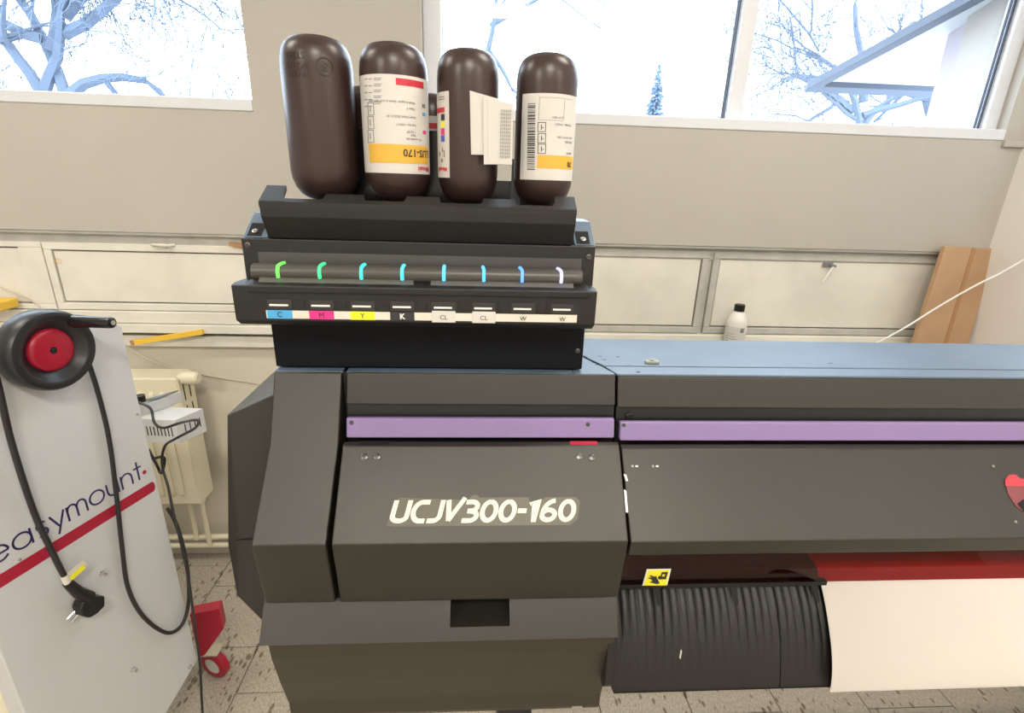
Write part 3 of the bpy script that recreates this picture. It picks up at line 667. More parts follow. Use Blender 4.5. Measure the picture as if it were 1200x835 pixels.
# bottle tray
bx0, bx1 = -.298, .1312; BY = .730
MB().prism([(BY, 1.4625), (BY+.001, 1.443), (.748, 1.4125), (.86, 1.4125), (.86, 1.44), (.775, 1.45)], bx0, bx1).build('bottle_tray', dark, IU, bevel=.0015)
def tz(y): return 1.4625+(y-BY)*.55
mb = MB()
tabs = [(302, 331, .035), (378, 427, .020), (474, 516, .020), (565, 605, .020), (651, 676, .03)]
edge = []
xs = [(max(bx0, atY(a, 228, BY+.01).x), min(bx1, atY(b, 234, BY+.01).x), d) for a, b, d in tabs]; xs[0] = (bx0, xs[0][1], .036); xs[-1] = (xs[-1][0], bx1, .03)
for a, b, d in xs:
    k = .006
    pl = [(a if a == bx0 else a-k, BY+.0015), (b if b == bx1 else b+k, BY+.0015), (b if b == bx1 else b, BY+d*.5), (b if b == bx1 else b-.002, BY+d), (a if a == bx0 else a+.002, BY+d), (a, BY+d*.5)]
    mb.poly([(x, y, tz(y)-.006) for x, y in pl], (0, 0, .0063))
mb.prism([(BY, 1.4625), (BY+.008, tz(BY+.008)), (BY+.008, 1.455), (BY, 1.455)], bx0, bx1)
mb.build('tray_flaps', dark, IU)
B(-.205, .000, .846, .850, 1.44, 1.566).build('rear_plate', blackgloss, IU, bevel=.001)
B(.000, .10, .846, .850, 1.44, 1.498).build('rear_plate', blackgloss, IU, bevel=.001)
B(.045, .060, .843, .846, 1.44, 1.530).build('rear_post', grey, IU, bevel=.001)

# ---------------------------------------------------------------- bottles
def bprof(zt, r=.0435): return [(0, zt), (r*.45, zt-.001), (r*.68, zt-.004), (r*.84, zt-.010), (r*.94, zt-.019), (r*.985, zt-.029), (r, zt-.040), (r, 1.504), (r*.97, 1.493), (r*.88, 1.481), (r*.74, 1.472), (r*.58, 1.467), (.019, 1.464), (.019, 1.452), (0, 1.452)]
def bottle(X, Y, zt, label, r=.0435, tilt=0):
    t = thing('ink_bottle', label, 'bottle', (X, Y, 1.452), 'upturned ink bottles on the ink supply unit')
    MB().lathe(bprof(zt, r), Matrix.Translation((X, Y, 0)), 48).build('body', brown, t, smooth=True)
    return t
def hit(px_, py_, cx, cy, r):
    d = ray(px_, py_); a = d.x**2+d.y**2; b = -2*(d.x*cx+d.y*cy); c = cx*cx+cy*cy-r*r; D = b*b-4*a*c
    t = (-b-math.sqrt(max(D, 0)))/(2*a); p = O+d*t; return math.atan2(p.x-cx, cy-p.y), p.z
BYc = .806
cx1 = atY(380, 190, BYc).x; cx2 = atY(465.5, 190, BYc).x; cx3 = atY(548.5, 190, BYc).x; cx4 = atY(637, 190, BYc).x
zt1 = atY(365, 40, BYc-.02).z; 
zts = [atY(365, 38, BYc-.02).z, atY(460, 47, BYc-.02).z, atY(547, 54, BYc-.02).z, atY(638, 59, BYc-.02).z]
bt1 = bottle(cx1, BYc+.003, zts[0], 'leftmost brown ink bottle, unlabelled front with moulded relief text', r=.0475)
bt2 = bottle(cx2, BYc, zts[1], 'brown ink bottle with large white label and amber band, second from left', r=.0465)
bt3 = bottle(cx3, BYc, zts[2], 'brown ink bottle with folded white leaflet stuck on its side')
bt4 = bottle(cx4, BYc, zts[3], 'rightmost brown ink bottle with barcode label and amber band')
rz = atY(418, 103, .87).z
rx1 = (cx1+cx2)/2-.004; rx2 = atY(505, 120, .90).x+.002
bt5 = bottle(rx1, .898, rz+.006, 'rear brown ink bottle glimpsed between the first and second front bottles')
bt6 = bottle(rx2, .898, atY(507, 112, .87).z+.006, 'rear brown ink bottle with red striped label between second and third front bottles')
def patch(name, m, items, cx, r, par, th=.0003):
    mb = MB()
    for (x0, y0, x1, y1) in items:
        xm, ym = (x0+x1)/2, (y0+y1)/2
        a0, _ = hit(x0, ym, cx, BYc, r); a1, _ = hit(x1, ym, cx, BYc, r); _, z0 = hit(xm, y1, cx, BYc, r); _, z1 = hit(xm, y0, cx, BYc, r)
        cylpatch(mb, cx, BYc, r, a0, a1, z0, z1, th)
    return mb.build(name, m, par, smooth=True)
def wtext(name, s, size, m, x, y, cx, r, par, rot=180, off=0, align='LEFT'):
    a, z = hit(x, y, cx, BYc, r)
    def fn(v):
        if rot == 180: u, w_ = -v.x, -v.y
        elif rot == 90: u, w_ = -v.y, v.x
        else: u, w_ = v.x, v.y
        b = a+u/r; rr = r+v.z+.0002; return Vector((cx+rr*sin(b), BYc-rr*cos(b), z+w_))
    return text(name, s, size, m, None, par, fn=fn, off=off, align=align, res=2)
R = .0435; R1 = R+.0002; Rq = R1+.0004; Rs = (R1, Rq); R1 = .0467; Rq = .0471
# bottle 2 label
mb = MB(); fa2 = math.atan2(-cx2, BYc)
_, z1 = hit(462, 87, cx2, BYc, R1); _, z0 = hit(466, 203, cx2, BYc, R1)
cylpatch(mb, cx2, BYc, R1, fa2-1.30, fa2+1.42, z0, z1); L2 = mb.build('label', labelm, bt2, smooth=True)
patch('amber_band', inkyel, [(433, 169, 501, 191)], cx2, Rq, L2)
patch('red_band', inkred, [(464, 93, 496, 101)], cx2, Rq, L2)
bits = [(427+q, 92+8*j, 431+q, 93+8*j) for j in range(5) for q in (0, 5)]
for j in range(5): bits += [(438, 91+7*j, 447, 91.8+7*j), (438, 93+7*j, 446, 93.8+7*j)]
tag(patch('small_print', inkgrey, [b for b in bits], cx2, Rq, L2, .0001), None, None, None, 'stuff')
for y in (120, 136, 152):
    patch('pictogram', inkgrey, [(431, y, 431.8, y+15), (437.5, y, 438.3, y+15), (431, y, 438, y+.8), (431, y+14.4, 438, y+15.2), (433.5, y+4, 434.5, y+11)], cx2, Rq, L2, .0001)
wtext('label_text', 'LUS-170', .0135, inkblk, 501.5, 177, cx2, Rq+.0003, L2, off=.0003)
wtext('label_text', 'Ink', .004, inkred, 481, 97, cx2, Rq+.0003, L2)
for s, x, y in (('UV curable ink', 494, 165), ('Base', 487, 160), ('1 kg UP', 487, 156), ('Lot No. 130917', 487, 148), ('Expiry Date 2025.01.30', 487, 139), ('Class 3', 486, 129), ('Made in Japan  Store in cool dark place', 486, 122)):
    wtext('label_text', s, .0042, inkgrey, x, y-2, cx2, Rq, L2)
wtext('label_text', 'Mimaki', .009, inkred, 502, 196, cx2, Rq, L2, off=.0002)
patch('colour_codes', inkgrey, [(494.5, 122, 498, 126.5)], cx2, Rq, L2); patch('colour_codes', cy, [(495, 132, 498.3, 136)], cx2, Rq, L2); patch('colour_codes', mg, [(495.5, 153, 499, 157)], cx2, Rq, L2)
R1, Rq = Rs
# bottle 3 label strip and leaflet
fa3 = math.atan2(-cx3, BYc)
aR, zz = hit(526.5, 150, cx3, BYc, R1); _, z1 = hit(520, 107, cx3, BYc, R1); _, z0 = hit(520, 208, cx3, BYc, R1)
mb = MB(); cylpatch(mb, cx3, BYc, R1, aR-1.3, aR, z0, z1); L3 = mb.build('label', labelm, bt3, smooth=True)
patch('red_band', inkred, [(512.5, 126, 521, 132)], cx3, Rq, L3)
patch('key_patch', inkblk, [(517, 133.5, 521, 141)], cx3, Rq, L3); patch('yellow_patch', yl, [(517, 142, 521, 149)], cx3, Rq, L3)
patch('magenta_patch', mg, [(517, 150.5, 521, 158)], cx3, Rq, L3); patch('blue_patch', bluep, [(517, 158.5, 521, 166)], cx3, Rq, L3)
patch('small_print', inkgrey, [(514, 113, 520, 114), (514, 116, 519, 117), (518, 173, 519, 178), (520, 176, 521, 184), (517, 186, 519, 190), (515, 178, 516, 183)], cx3, Rq, L3)['kind'] = 'stuff'
wtext('label_text', 'Mimaki', .008, inkred, 524, 196, cx3, Rq, L3, off=.0002)
wtext('label_text', '2', .006, inkgrey, 521, 113, cx3, Rq, L3)
# leaflet: two folded sheets standing off the side
def sheet(px4, ys, name, th=.0012):
    P = [atY(x, y, Y) for (x, y), Y in zip(px4, ys)]
    return MB().poly(P, (0, th, 0)).build(name, labelm, bt3, bevel=.0003)
yq = BYc-R-.001
sheet([(550.5, 106), (585, 116), (585, 182), (552, 181)], [yq, yq-.003, yq-.003, yq], 'leaflet_sheet')
lf = sheet([(566, 113.5), (601.5, 122), (600, 193.5), (567, 192.5)], [yq-.005, yq-.008, yq-.008, yq-.005], 'leaflet_sheet')
sheet([(571.5, 115), (600.5, 121.5), (599.5, 193), (571.5, 192)], [yq-.0065, yq-.009, yq-.009, yq-.0065], 'leaflet_sheet')
a = atY(587, 127, yq-.0105); mb = MB()
for j in range(6):
    xx = a.x+j*.0025; ln = .062 if j else .060
    for k in range(14): mb.box(xx, xx+.0009, yq-.0102, yq-.0098, a.z-.004-k*.0044, a.z-.0012-k*.0044)
mb.build('leaflet_print', inkgrey, bt3)
# bottle 4 label
fa4 = math.atan2(-cx4, BYc)
aL, _ = hit(611, 160, cx4, BYc, R1); _, z1 = hit(640, 109, cx4, BYc, R1); _, z0 = hit(640, 211, cx4, BYc, R1)
mb = MB(); cylpatch(mb, cx4, BYc, R1, aL, aL+2.2, z0, z1); L4 = mb.build('label', labelm, bt4, smooth=True)
patch('amber_band', inkyel, [(629.5, 182, 671, 197.5)], cx4, Rq, L4)
rnd = random.Random(3); bars = []; y = 121
while y < 198:
    h = rnd.choice([.7, .7, 1.2, 1.8]); bars.append((618.5-(y-121)*.012, y, 627.5-(y-121)*.012, y+h)); y += h+rnd.choice([.6, .8, 1.3])
patch('barcode', inkblk, bars, cx4, Rq, L4, .0001)
for y in (143, 156, 168.5): patch('pictogram', inkblk, [(630, y, 630.8, y+11.5), (639, y, 639.8, y+11.5), (630, y, 639.5, y+.8), (630, y+10.8, 639.5, y+11.6), (634, y+3, 635, y+9), (635.5, y+6, 637, y+7)], cx4, Rq, L4, .0001)
patch('box_outline', inkgrey, [(631.5, 114.3, 671, 114.8), (631.5, 114.5, 632, 141), (632, 140.6, 660, 141), (661, 117, 661.4, 141)], cx4, Rq, L4, .0001)
for s, x, y, z in (('LOT 4021', 660, 137, .004), ('UV INK  WHITE', 669, 146, .004), ('LUS-170 W 1000', 670, 161, .004), ('EXP 2025', 670, 166, .004), ('JAPAN', 669, 179, .004)): wtext('label_text', s, z, inkgrey, x, y, cx4, Rq, L4)
wtext('label_text', '70', .010, inkblk, 669, 190, cx4, Rq+.0003, L4, off=.0003)
# rear bottle label
mb = MB(); zr = atY(505, 136, .86).z; cylpatch(mb, rx2, .898, R1, -1.4, 1.4, zr-.09, zr); L6 = mb.build('label', labelm, bt6, smooth=True)
mb = MB(); cylpatch(mb, rx2, .898, Rq, -1.3, 1.3, zr-.018, zr-.010); mb.build('red_band', inkred, L6, smooth=True)
# relief on bottle 1
for s, x, y in (('STEEL', 356, 62), ('BOT/VE', 361, 75), ('IW7271.', 362, 85)): wtext('relief_text', s, .0115, brownrel, x, y-2, cx1, .0475-.0025, bt1)
Ra = .0475; a, z = hit(380.5, 78, cx1, BYc+.003, Ra)
def rel(x, y, h): b = a+x/Ra; rr = Ra+h+.0001; return Vector((cx1+rr*sin(b), BYc+.003-rr*cos(b), z+y))
mb = MB(); ribbon(mb, arc(0, 0, .0105, .0105, 0, 360, 28), .0012, rel, .0008); ribbon(mb, [(-.004, .002), (0, .005), (.004, .002), (0, -.001), (-.003, -.004), (.004, -.005)], .0012, rel, .0006); ribbon(mb, [(-.002, .0), (.003, -.002)], .0012, rel, .0006)
mb.build('relief_mark', brownrel, bt1)

# ================================================================ LAMINATOR
Yf = 1.08; Pf = Vector((-.697*Yf, Yf, 0)); ux = Vector((.284, .959, 0)).normalized(); un = ux.cross(Vector((0, 0, 1)))
LM = thing('laminator', 'white wide format laminator end with red striped side plate', 'machine', (Pf.x-.2, Pf.y-.2, 0))
def lp(x, y, off=0):     # sight line onto the side plate plane
    d = ray(x, y); p0 = Pf+un*off; return O+d*((p0-O).dot(un)/d.dot(un))
def lc(x, y): p = lp(x, y)-Pf; return p.dot(ux), p.z
def L3d(s, z, h=0): return Pf+ux*s+Vector((0, 0, z))+un*h
tl = lc(137, 384); se, ze = lc(0, 764)
bz = .10
out = [(0, tl[1]), (-.012, tl[1]+.012), (lc(0, 388)[0], lc(0, 388)[1]), (se-.004, lc(0, 388)[1]-.03), (se, .9), (se, .2), (se+.03, bz), (lc(195, 835)[0]-.05, bz), (lc(195, 835)[0], lc(195, 835)[1]), (lc(232, 772)[0], lc(232, 772)[1]), (0, lc(236, 758)[1])]
sp_ = MB().poly([L3d(s, z, 0) for s, z in out], -un*.045).build('side_plate', lam, LM, bevel=.003)
MB().poly([L3d(s, z, -.046) for s, z in ((-.06, .35), (-.06, .95), (se+.03, .95), (se+.002, .9), (se+.002, .12), (-.15, .12))], -un*.6).build('machine_body', lamc, LM, bevel=.004)
# stripe
zs_a = .5*(lc(0, 690)[1]+lc(182, 573)[1]); zs_b = .5*(lc(0, 672)[1]+lc(182, 562)[1]); zs_ = (zs_a+zs_b)/2; hh = (zs_b-zs_a)/2
ra, rb_ = lc(181, 567)[0], se+.002
MB().poly([L3d(s, z, .0002) for s, z in [(rb_, zs_-hh), (ra-hh*.5, zs_-hh)]+[(ra-hh*.5+hh*.5*sin(t_), zs_-hh*cos(t_)) for t_ in [radians(30*k) for k in range(1, 6)]]+[(ra-hh*.5, zs_+hh), (rb_, zs_+hh)]], un*.0005).build('red_stripe', redp, LM)
# word easymount.
bl = lc(163, 561); xh_top = lc(130, 570)[1]
def E(ch):
    c = lambda a0=0, a1=360: arc(.5, .5, .45, .45, a0, a1, 22)
    return {'e': ([[(.05, .5), (.95, .5)], c(0, 325)], 1.12), 'a': ([c(), [(.95, .98), (.95, .02)]], 1.18), 's': ([arc(.33, .72, .24, .23, 30, 250, 10)+arc(.33, .27, .26, .25, 80, -140, 10)], .78),
            'y': ([[(.03, .95), (.42, .08)], [(.82, .95), (.28, -.40)]], .92), 'm': ([[(.06, 0), (.06, .95)], [(.06, .6)]+arc(.34, .62, .27, .33, 170, 0, 10)+[(.61, 0)], [(.61, .6)]+arc(.89, .62, .27, .33, 170, 0, 10)+[(1.16, 0)]], 1.34),
            'o': ([c()], 1.12), 'u': ([[(.06, .95), (.06, .42)]+arc(.42, .42, .36, .38, 180, 360, 12)+[(.78, .95)], [(.78, .5), (.78, 0)]], .98), 'n': ([[(.06, 0), (.06, .95)], [(.06, .55)]+arc(.42, .57, .36, .38, 170, 0, 12)+[(.78, 0)]], .98), 't': ([[(.28, 1.35), (.28, 0)], [(.0, .93), (.56, .93)]], .66)}[ch]
wd = 'easymount'; totw = sum(E(c)[1] for c in wd)
endx = lc(168, 560)[0]; ax = lc(25, 630)[0]
# scale: from centre of 'a' to right end of 't'
da = E('e')[1]+.5; uw = (endx-ax)/(totw-da-.1); xst = endx-(totw-.1)*uw
z0_ = zs_b+.022; xh = uw*1.0
zchk = lc(25, 644)[1]
z0_ = zchk
mb = MB(); x0 = 0
for ch in wd:
    st_, adv = E(ch)
    for s_ in st_: ribbon(mb, [(xst+(x0+u)*uw, z0_+v*xh) for u, v in s_], .0038, lambda x, y, h: L3d(x, y, h+.0002), .0004)
    x0 += adv
mb.build('brand_lettering', indigo, LM)
dd = lc(169, 553)
MB().lathe([(0, .0008), (.0048, .0008), (.0048, 0)], frame(L3d(dd[0], dd[1], .0002), ux, (0, 0, 1)), 18).build('brand_dot', redp, LM)
# bolts
for x, y in ((119, 671), (155, 784), (222, 781), (22, 655), (160, 485)):
    p = lp(x, y); r_ = .0055 if y > 660 else .0028
    MB().lathe([(r_, 0), (r_, .002), (r_*.7, .003), (r_*.7, .011 if y > 660 else .004), (r_*.4, .012 if y > 660 else .004), (0, .012 if y > 660 else .004)], frame(p, ux, (0, 0, 1)), 12).build('bolt', chrome, LM, smooth=True)
# crank wheel
off = .055
c0 = lp(67, 411, off); R0 = .0705
Mw = frame(c0-un*.0, ux, (0, 0, 1))
cw = thing('crank_wheel', 'black crank wheel with red hub on laminator side plate', 'wheel', c0-un*off)
MB().lathe([(.033, -.053), (.050, -.053), (.066, -.048), (R0+.001, -.038), (R0+.002, -.020), (R0+.001, -.006), (R0-.002, -.001), (R0-.006, .0), (R0-.014, .0), (.0535, -.002), (.046, -.012), (.040, -.015), (.037, -.016), (.036, -.02), (.033, -.053)], Mw, 56).build('rim', rubber, cw, smooth=True)
MB().lathe([(0, -.02), (.006, -.02), (.006, -.008), (.030, -.007), (.036, -.009), (.0385, -.013), (.0385, -.022), (0, -.022)], Mw, 40).build('hub', red, cw, smooth=True)
MB().box(-.005, .005, -.005, .005, -.0125, -.006)
sq = MB().poly([Mw @ Vector(v) for v in ((-.0045, -.0045, -.0115), (.0045, -.0045, -.0115), (.0045, .0045, -.0115), (-.0045, .0045, -.0115))], un*.0045).build('hub_socket', gap, cw)
ha = lp(84, 376, off); hl_ = 0.0; hb = lp(132, 378, off+.085)
d = (hb-ha); 
MB().tube([ha, ha+d*.1, ha+d*.5, ha+d*.93, hb-d*.02, hb], [.0095, .012, .0105, .0105, .0095, .007], 20).build('crank_handle', blackgloss, cw, smooth=True)
dn = d.normalized(); MB().tube([hb-dn*.002, hb+dn*.0015], .0045, 14).build('handle_bolt', chrome, cw)
# cables (each its own thing)
c1 = [lp(-18, 400, .03), lp(-2, 452, .03), lp(14, 520, .02), lp(40, 600, .015), lp(62, 648, .02), lp(77, 678, .022)]
k1 = thing('power_cord', 'black power cord with angled plug hanging down laminator side plate', 'cable', c1[-1])
MB().tube(spline(c1, 6), .0052, 10).build('cord', rubber, k1, smooth=True)
pd = (lp(95, 697, .024)-lp(77, 678, .022)); p0 = lp(79, 681, .022)
MB().tube([lp(75, 674, .022), lp(80, 684, .022)], .0065, 12).build('cord_tag_sleeve', cream, k1)
tg = [lp(74, 675, .024), lp(97, 656, .026), lp(103, 662, .026), lp(80, 683, .024)]
MB().poly(tg, un*.0012).build('cord_tag', cream, k1)
tg2 = [lp(80, 677, .0265), lp(97, 661.5, .0285), lp(100.5, 665, .0285), lp(83, 681, .0265)]
MB().poly(tg2, un*.0005).build('tag_yellow', yl, k1)
MB().tube([lp(79, 682, .022), lp(92, 694, .024), lp(104, 700, .024)], [.0085, .011, .013], 14).build('plug_neck', black, k1, smooth=True)
MB().poly([lp(*q, .008) for q in ((83, 710), (86, 702), (99, 696), (112, 695), (112, 707), (103, 716), (94, 721), (86, 719))], un*.026).build('plug_head', black, k1, bevel=.004)
MB().tube([lp(88, 716, .02), lp(79, 725, .014)], .0022, 8).tube([lp(92, 719, .015), lp(84, 728, .009)], .0022, 8).build('plug_pins', chrome, k1)
c2 = [lp(104, 425, .01), lp(115, 460, .01), lp(128, 515, .01), lp(137, 585, .01), lp(143, 640, .01), lp(150, 688, .01), (lp(168, 722, .012)), lp(195, 741, .014), lp(213, 732, .015), lp(221, 705, .012), lp(220, 670, .012), lp(214, 638, .012), lp(205, 610, .006), lp(196, 595, -.02)]
o = MB().tube(spline(c2, 6), .0045, 10).build('drooping_cable', rubber, smooth=True); tag(o, 'black cable looping in a long droop from the crank wheel', 'cable')
Yb = 1.27
c3 = [atY(158, 470, 1.20), atY(176, 478, 1.17), atY(181, 495, 1.15), atY(192, 501, 1.14), atY(212, 495, 1.135), atY(231, 492, 1.15), atY(229, 501, 1.14), atY(207, 513, 1.13), atY(193, 523, 1.15), atY(190, 545, 1.15), atY(197, 570, 1.13), atY(203, 600, 1.10), atY(213, 640, 1.07), atY(222, 685, 1.05), lp(228, 730, .01), lp(234, 775, .01), lp(236, 810, .01), lp(238, 850, .01)]
o = MB().tube(spline(c3, 6), .0032, 8).build('thin_cable', rubber, smooth=True); tag(o, 'thin black cable looping over vented box and down laminator rear edge', 'cable')
o = MB().tube(spline([lp(174, 527, -.01), atY(184, 545, 1.16), atY(189, 554, 1.16), atY(193, 540, 1.16), atY(190, 535, 1.16), atY(180, 537, 1.16)], 6), .0035, 8).build('cable_knot', rubber, smooth=True); tag(o, 'short knotted black cable below the vented box', 'cable')
# vented box on the rear
kY = 1.24
v0 = atY(205, 492, kY); zt0 = v0.z
def onz(x, y, z): return atZ(x, y, z)
a = atZ(160, 490, zt0); b = v0; c_ = atZ(238, 478, zt0); dvec = c_-b; a2 = a+dvec*1.0
vb = MB().poly([a, b, c_, a2], (0, 0, -.070)).build('vented_box', lam, LM, bevel=.002)
nA = Vector(((b-a).y, -(b-a).x, 0)).normalized(); nB = Vector(((c_-b).y, -(c_-b).x, 0)).normalized()
for (p, q, n_, k0, k1_, N) in ((a, b, nA, .12, .86, 9), (b, c_, nB, .28, .8, 4)):
    for i in range(N):
        t_ = k0+(k1_-k0)*i/(N-1); g = p.lerp(q, t_); e = (q-p).normalized()*.0013
        MB().poly([g-e+Vector((0, 0, -.022)), g+e+Vector((0, 0, -.022)), g+e+Vector((0, 0, -.048)), g-e+Vector((0, 0, -.048))], n_*.0006).build('vent_slot', gap, vb)
q0 = atZ(152, 478, zt0+.03); q1 = atZ(187, 468, zt0+.03)
MB().poly([q0, q1, q1+dvec*.8, q0+dvec*.8], (0, 0, -.030)).build('rear_bracket', lam, LM, bevel=.003)
MB().poly([q0+Vector((-.02, 0, .008)), q0+(q1-q0)*.95+Vector((0, 0, .008)), q1+dvec*.7+Vector((0, 0, .008)), q0+dvec*.7+Vector((0, 0, .008))], (0, 0, -.006)).build('rear_pad', grey, LM, bevel=.002)
MB().tube([q0+(q1-q0)*.3+Vector((0, .01, .008)), q0+(q1-q0)*.3+Vector((0, .01, .024))], .012, 14).build('rear_knob', black, LM, smooth=True)
# foot and caster
g = atZ(245, 800, 0); Yc = g.y
A = [atY(x, y, Yc-.02) for x, y in ((222, 720), (257, 713), (262, 737), (240, 768), (232, 770))]
ft_ = MB().poly(A, Vector((-.008, .035, 0))).build('red_foot', redp, LM, bevel=.003)
wc = Vector((g.x+.012, Yc+.03, .047)); ax_ = Vector((-.35, -.94, 0)).normalized()
wm = thing('caster_wheel', 'red caster wheel under the laminator red foot', 'wheel', (wc.x, wc.y, 0))
Mc = frame(wc, ax_.cross(Vector((0, 0, 1))), (0, 0, 1))
if (Mc.to_3x3() @ Vector((0, 0, 1))).dot(ax_) < 0: ax_ = -ax_
MB().lathe([(.028, -.014), (.041, -.014), (.047, -.009), (.047, .009), (.041, .014), (.028, .014), (.028, -.014)], Mc, 32).build('tyre', red, wm, smooth=True)
MB().lathe([(0, -.012), (.0285, -.012), (.0285, .011), (.012, .012), (.010, .017), (0, .017)], Mc, 24).build('wheel_hub', lam, wm, smooth=True)
MB().box(wc.x-.024, wc.x+.024, wc.y-.022, wc.y+.022, .098, .102).box(wc.x-.012, wc.x+.012, wc.y+.019, wc.y+.022, .045, .100).build('fork', chrome, wm)

# ================================================================ OUTSIDE
o = B(-60, 60, 2.3, 90, -1.6, -1.5).build('yard_ground', mat('ground', (.4, .4, .42), .9)); struct(o); o.name = 'ground'
rg = random.Random(11)
def grow(mb, p, d, L, r, depth, droop=.05, spread=.5, minr=.004):
    n = 4 if depth > 1 else 3; pts = [p]; rs = [r]; q = p.copy(); dd = d.copy()
    for i in range(n):
        dd = (dd+Vector((rg.gauss(0, .16), rg.gauss(0, .10), rg.gauss(0, .16)-droop))).normalized(); q = q+dd*(L/n); pts.append(q.copy()); rs.append(max(minr, r*(1-.45*(i+1)/n)))
    mb.tube(pts, rs, 5 if depth > 2 else 3)
    if depth <= 0: return
    k = 3
    for i in range(k):
        j = n if i == 0 else rg.randint(1, n); 
        nd = (dd+Vector((rg.gauss(0, spread*1.2), rg.gauss(0, spread*.5), rg.gauss(0, spread*1.2)))).normalized()
        grow(mb, pts[j], nd, L*rg.uniform(.62, .85), rs[j]*.66, depth-1, droop, spread, minr)
def tree(base_, forks, label, depth=5, r=.16, minr=.006, group=None, droop=.03):
    t = thing('bare_tree', label, 'tree', base_); mb = MB(); b = Vector(base_)
    top_ = forks[0][0]; mb.tube([b, (b+Vector(top_))/2+Vector((.05, 0, 0)), Vector(top_)], [r*1.2, r*1.05, r], 8)
    for p, d, L in forks: grow(mb, Vector(p), Vector(d).normalized(), L, r*.62, depth, droop, .55, minr)
    mb.build('branches', barkm, t, smooth=True); return t
def q(x, y, Y): return atY(x, y, Y)
tree((q(52, 160, 7).x, 7, -1.5), [(q(50, 112, 7), (-.25, 0, 1), 1.0), (q(50, 112, 7), (.45, 0, 1), 1.0), (q(78, 116, 7), (-.03, 0, 1), 1.2), (q(82, 112, 7), (.9, 0, .7), .9), (q(76, 40, 7), (1, 0, .3), 1.2), (q(50, 45, 7), (-.9, 0, .4), .8), (q(60, 60, 7), (.2, 0, 1), .9), (q(76, 20, 7), (1, 0, .8), 1.1)], 'bare winter tree with thick forked trunk outside the left window', 6, .115, .004)
tree((q(575, 160, 9).x, 9, -1.5), [(q(572, 60, 9), (.2, 0, 1), 1.0), (q(575, 30, 9), (1, 0, .5), 1.1), (q(572, 60, 9), (.3, 0, -.3), .6)], 'bare tree with arching bough outside, behind the ink bottles', 3, .07, .006, droop=.12)
tree((q(1005, 190, 7).x, 7, -1.5), [(q(1008, 160, 7), (-.5, 0, 1), .9), (q(1008, 150, 7), (.4, 0, 1), 1.0), (q(1000, 130, 7), (-1, 0, .8), .9), (q(1010, 135, 7), (1, 0, .4), .9), (q(1012, 120, 7), (0, 0, 1), 1.2)], 'bare tree with crowded boughs outside below the open sash', 6, .08, .004)
tree((q(1095, 190, 8).x, 8, -1.5), [(q(1095, 150, 8), (-.6, 0, 1), 1.1), (q(1095, 140, 8), (.5, 0, .9), 1.0), (q(1098, 120, 8), (-.9, 0, .5), 1.0)], 'bare tree outside beside right window jamb', 4, .10, .006)
tree((q(930, 320, 10).x, 10, -1.5), [(q(985, 165, 10), (-1, 0, .5), 1.4), (q(985, 85, 10), (-1, 0, .35), 1.8), (q(950, 40, 10), (-.3, 0, 1), 1.4), (q(960, 60, 10), (-.6, 0, .6), 1.6)], 'slender bare tree with long thin boughs outside beyond the sash', 4, .035, .006)
# conifer
cb = q(765, 150, 16); ct = q(766, 76, 16)
t = thing('spruce', 'distant small spruce outside the middle window pane', 'tree', (cb.x, 16, -1.5))
MB().tube([(cb.x, 16, -1.5), (cb.x, 16, ct.z)], [.12, .02], 6).build('trunk', barkm, t)
mb = MB(); H_ = ct.z-cb.z
for i in range(420):
    f = rg.random()**.8*1.3; z = ct.z-H_*f; rr = .05+.42*f*rg.uniform(.5, 1.05); a = rg.uniform(0, 2*pi)
    p0 = Vector((cb.x+.2*rr*cos(a), 16+.2*rr*sin(a), z)); p1 = Vector((cb.x+rr*cos(a), 16+rr*sin(a), z-.12*rr+rg.uniform(-.03, .05)))
    mb.tube([p0, (p0+p1)/2+Vector((0, 0, .03)), p1], [.022, .03, .004], 4)
mb.build('needle_boughs', needle, t)
# open top hung sash outside the right pane
sa = thing('open_sash', 'tilted open glazed sash with blue grey frame outside right pane', 'window sash', atY(1000, 90, 2.3))
A_ = atY(950, 97, 2.55); B_ = atY(1122, 107, 2.55); 
Tz = 2.62; Y0 = YF+.07
D_ = Vector((A_.x+.0, Y0, 0)); 
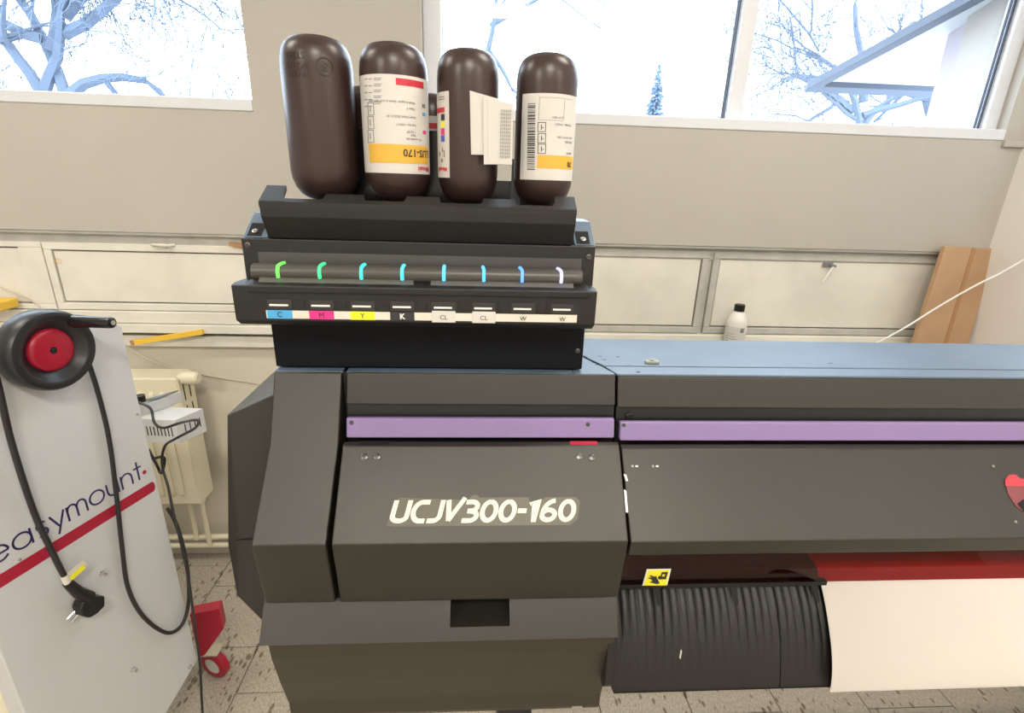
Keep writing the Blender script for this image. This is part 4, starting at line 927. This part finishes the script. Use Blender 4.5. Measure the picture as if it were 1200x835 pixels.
# left stile direction follows the sight lines
D_ = atY(1165, -22, Y0+.02); Cc = D_+(B_-A_)
Cc = Vector((D_.x+(B_.x-A_.x), D_.y, D_.z)); B2 = Vector((B_.x, A_.y, A_.z))
Cc = Vector((D_.x+.62, D_.y, D_.z)); B2 = A_+Vector((.62, 0, 0))
B2 = Vector((B_.x, B_.y, A_.z)); Cc = Vector((D_.x+(B2.x-A_.x), D_.y, D_.z))
ns = (B2-A_).cross(D_-A_).normalized()
def bar(name, p, q_, w_, th, m_):
    d = (q_-p).normalized(); s = d.cross(ns).normalized()*w_/2; return MB().poly([p-s, q_-s, q_+s, p+s], ns*th).build(name, m_, sa, bevel=.003)
sm = mat('sash frame', (.07, .10, .15), .5)
MB().poly([A_, B2, Cc, D_], ns*.006).build('sash_pane', frost, sa)
bar('bottom_rail', A_+Vector((-.01, 0, 0)), B2+Vector((.02, 0, 0)), .06, .03, sm); bar('side_stile', A_, D_, .045, .035, sm); bar('side_stile', B2, Cc, .045, .035, sm); bar('top_rail', D_, Cc, .05, .03, sm)
# outer wall jamb beyond the right window edge
jx0 = atY(1113, 160, 2.3).x; jx1 = atY(1140, 160, 2.3).x
struct(B(1.765, WX3+.3, 2.055, 2.15, ZS-.3, 3.2).build('trim_11', mat('outer jamb', (.5, .45, .5), .7)))

# ================================================================ CEILING LAMPS
shade = mat('lamp diffuser', (.9, .9, .85), .5, emit=(1, .9, .72), es=2)
names_ = ['ceiling lamp panel near the rear wall at far left', 'ceiling lamp panel behind the camera in the middle', 'ceiling lamp panel behind the camera at right', 'ceiling lamp panel above the laminator', 'ceiling lamp panel above the printer']
for (x, y, z), wv, nm in zip(LAMPS, LAMPW, names_):
    t = thing('ceiling_lamp', nm, 'lamp', (x, y, 2.75)); B(x-.32, x+.32, y-.17, y+.17, z-.0, 2.75).build('housing', winm, t)
    B(x-.29, x+.29, y-.14, y+.14, z-.006, z).build('diffuser', shade, t)
    l = bpy.data.lights.new('lamp_light', 'AREA'); l.shape = 'RECTANGLE'; l.size = .6; l.size_y = .3; l.energy = wv; l.color = (1, .915, .79)
    lo_ = bpy.data.objects.new('lamp_light', l); C.objects.link(lo_); lo_.location = (x, y, z-.01); lo_.parent = t; lo_.matrix_parent_inverse = t.matrix_basis.inverted()
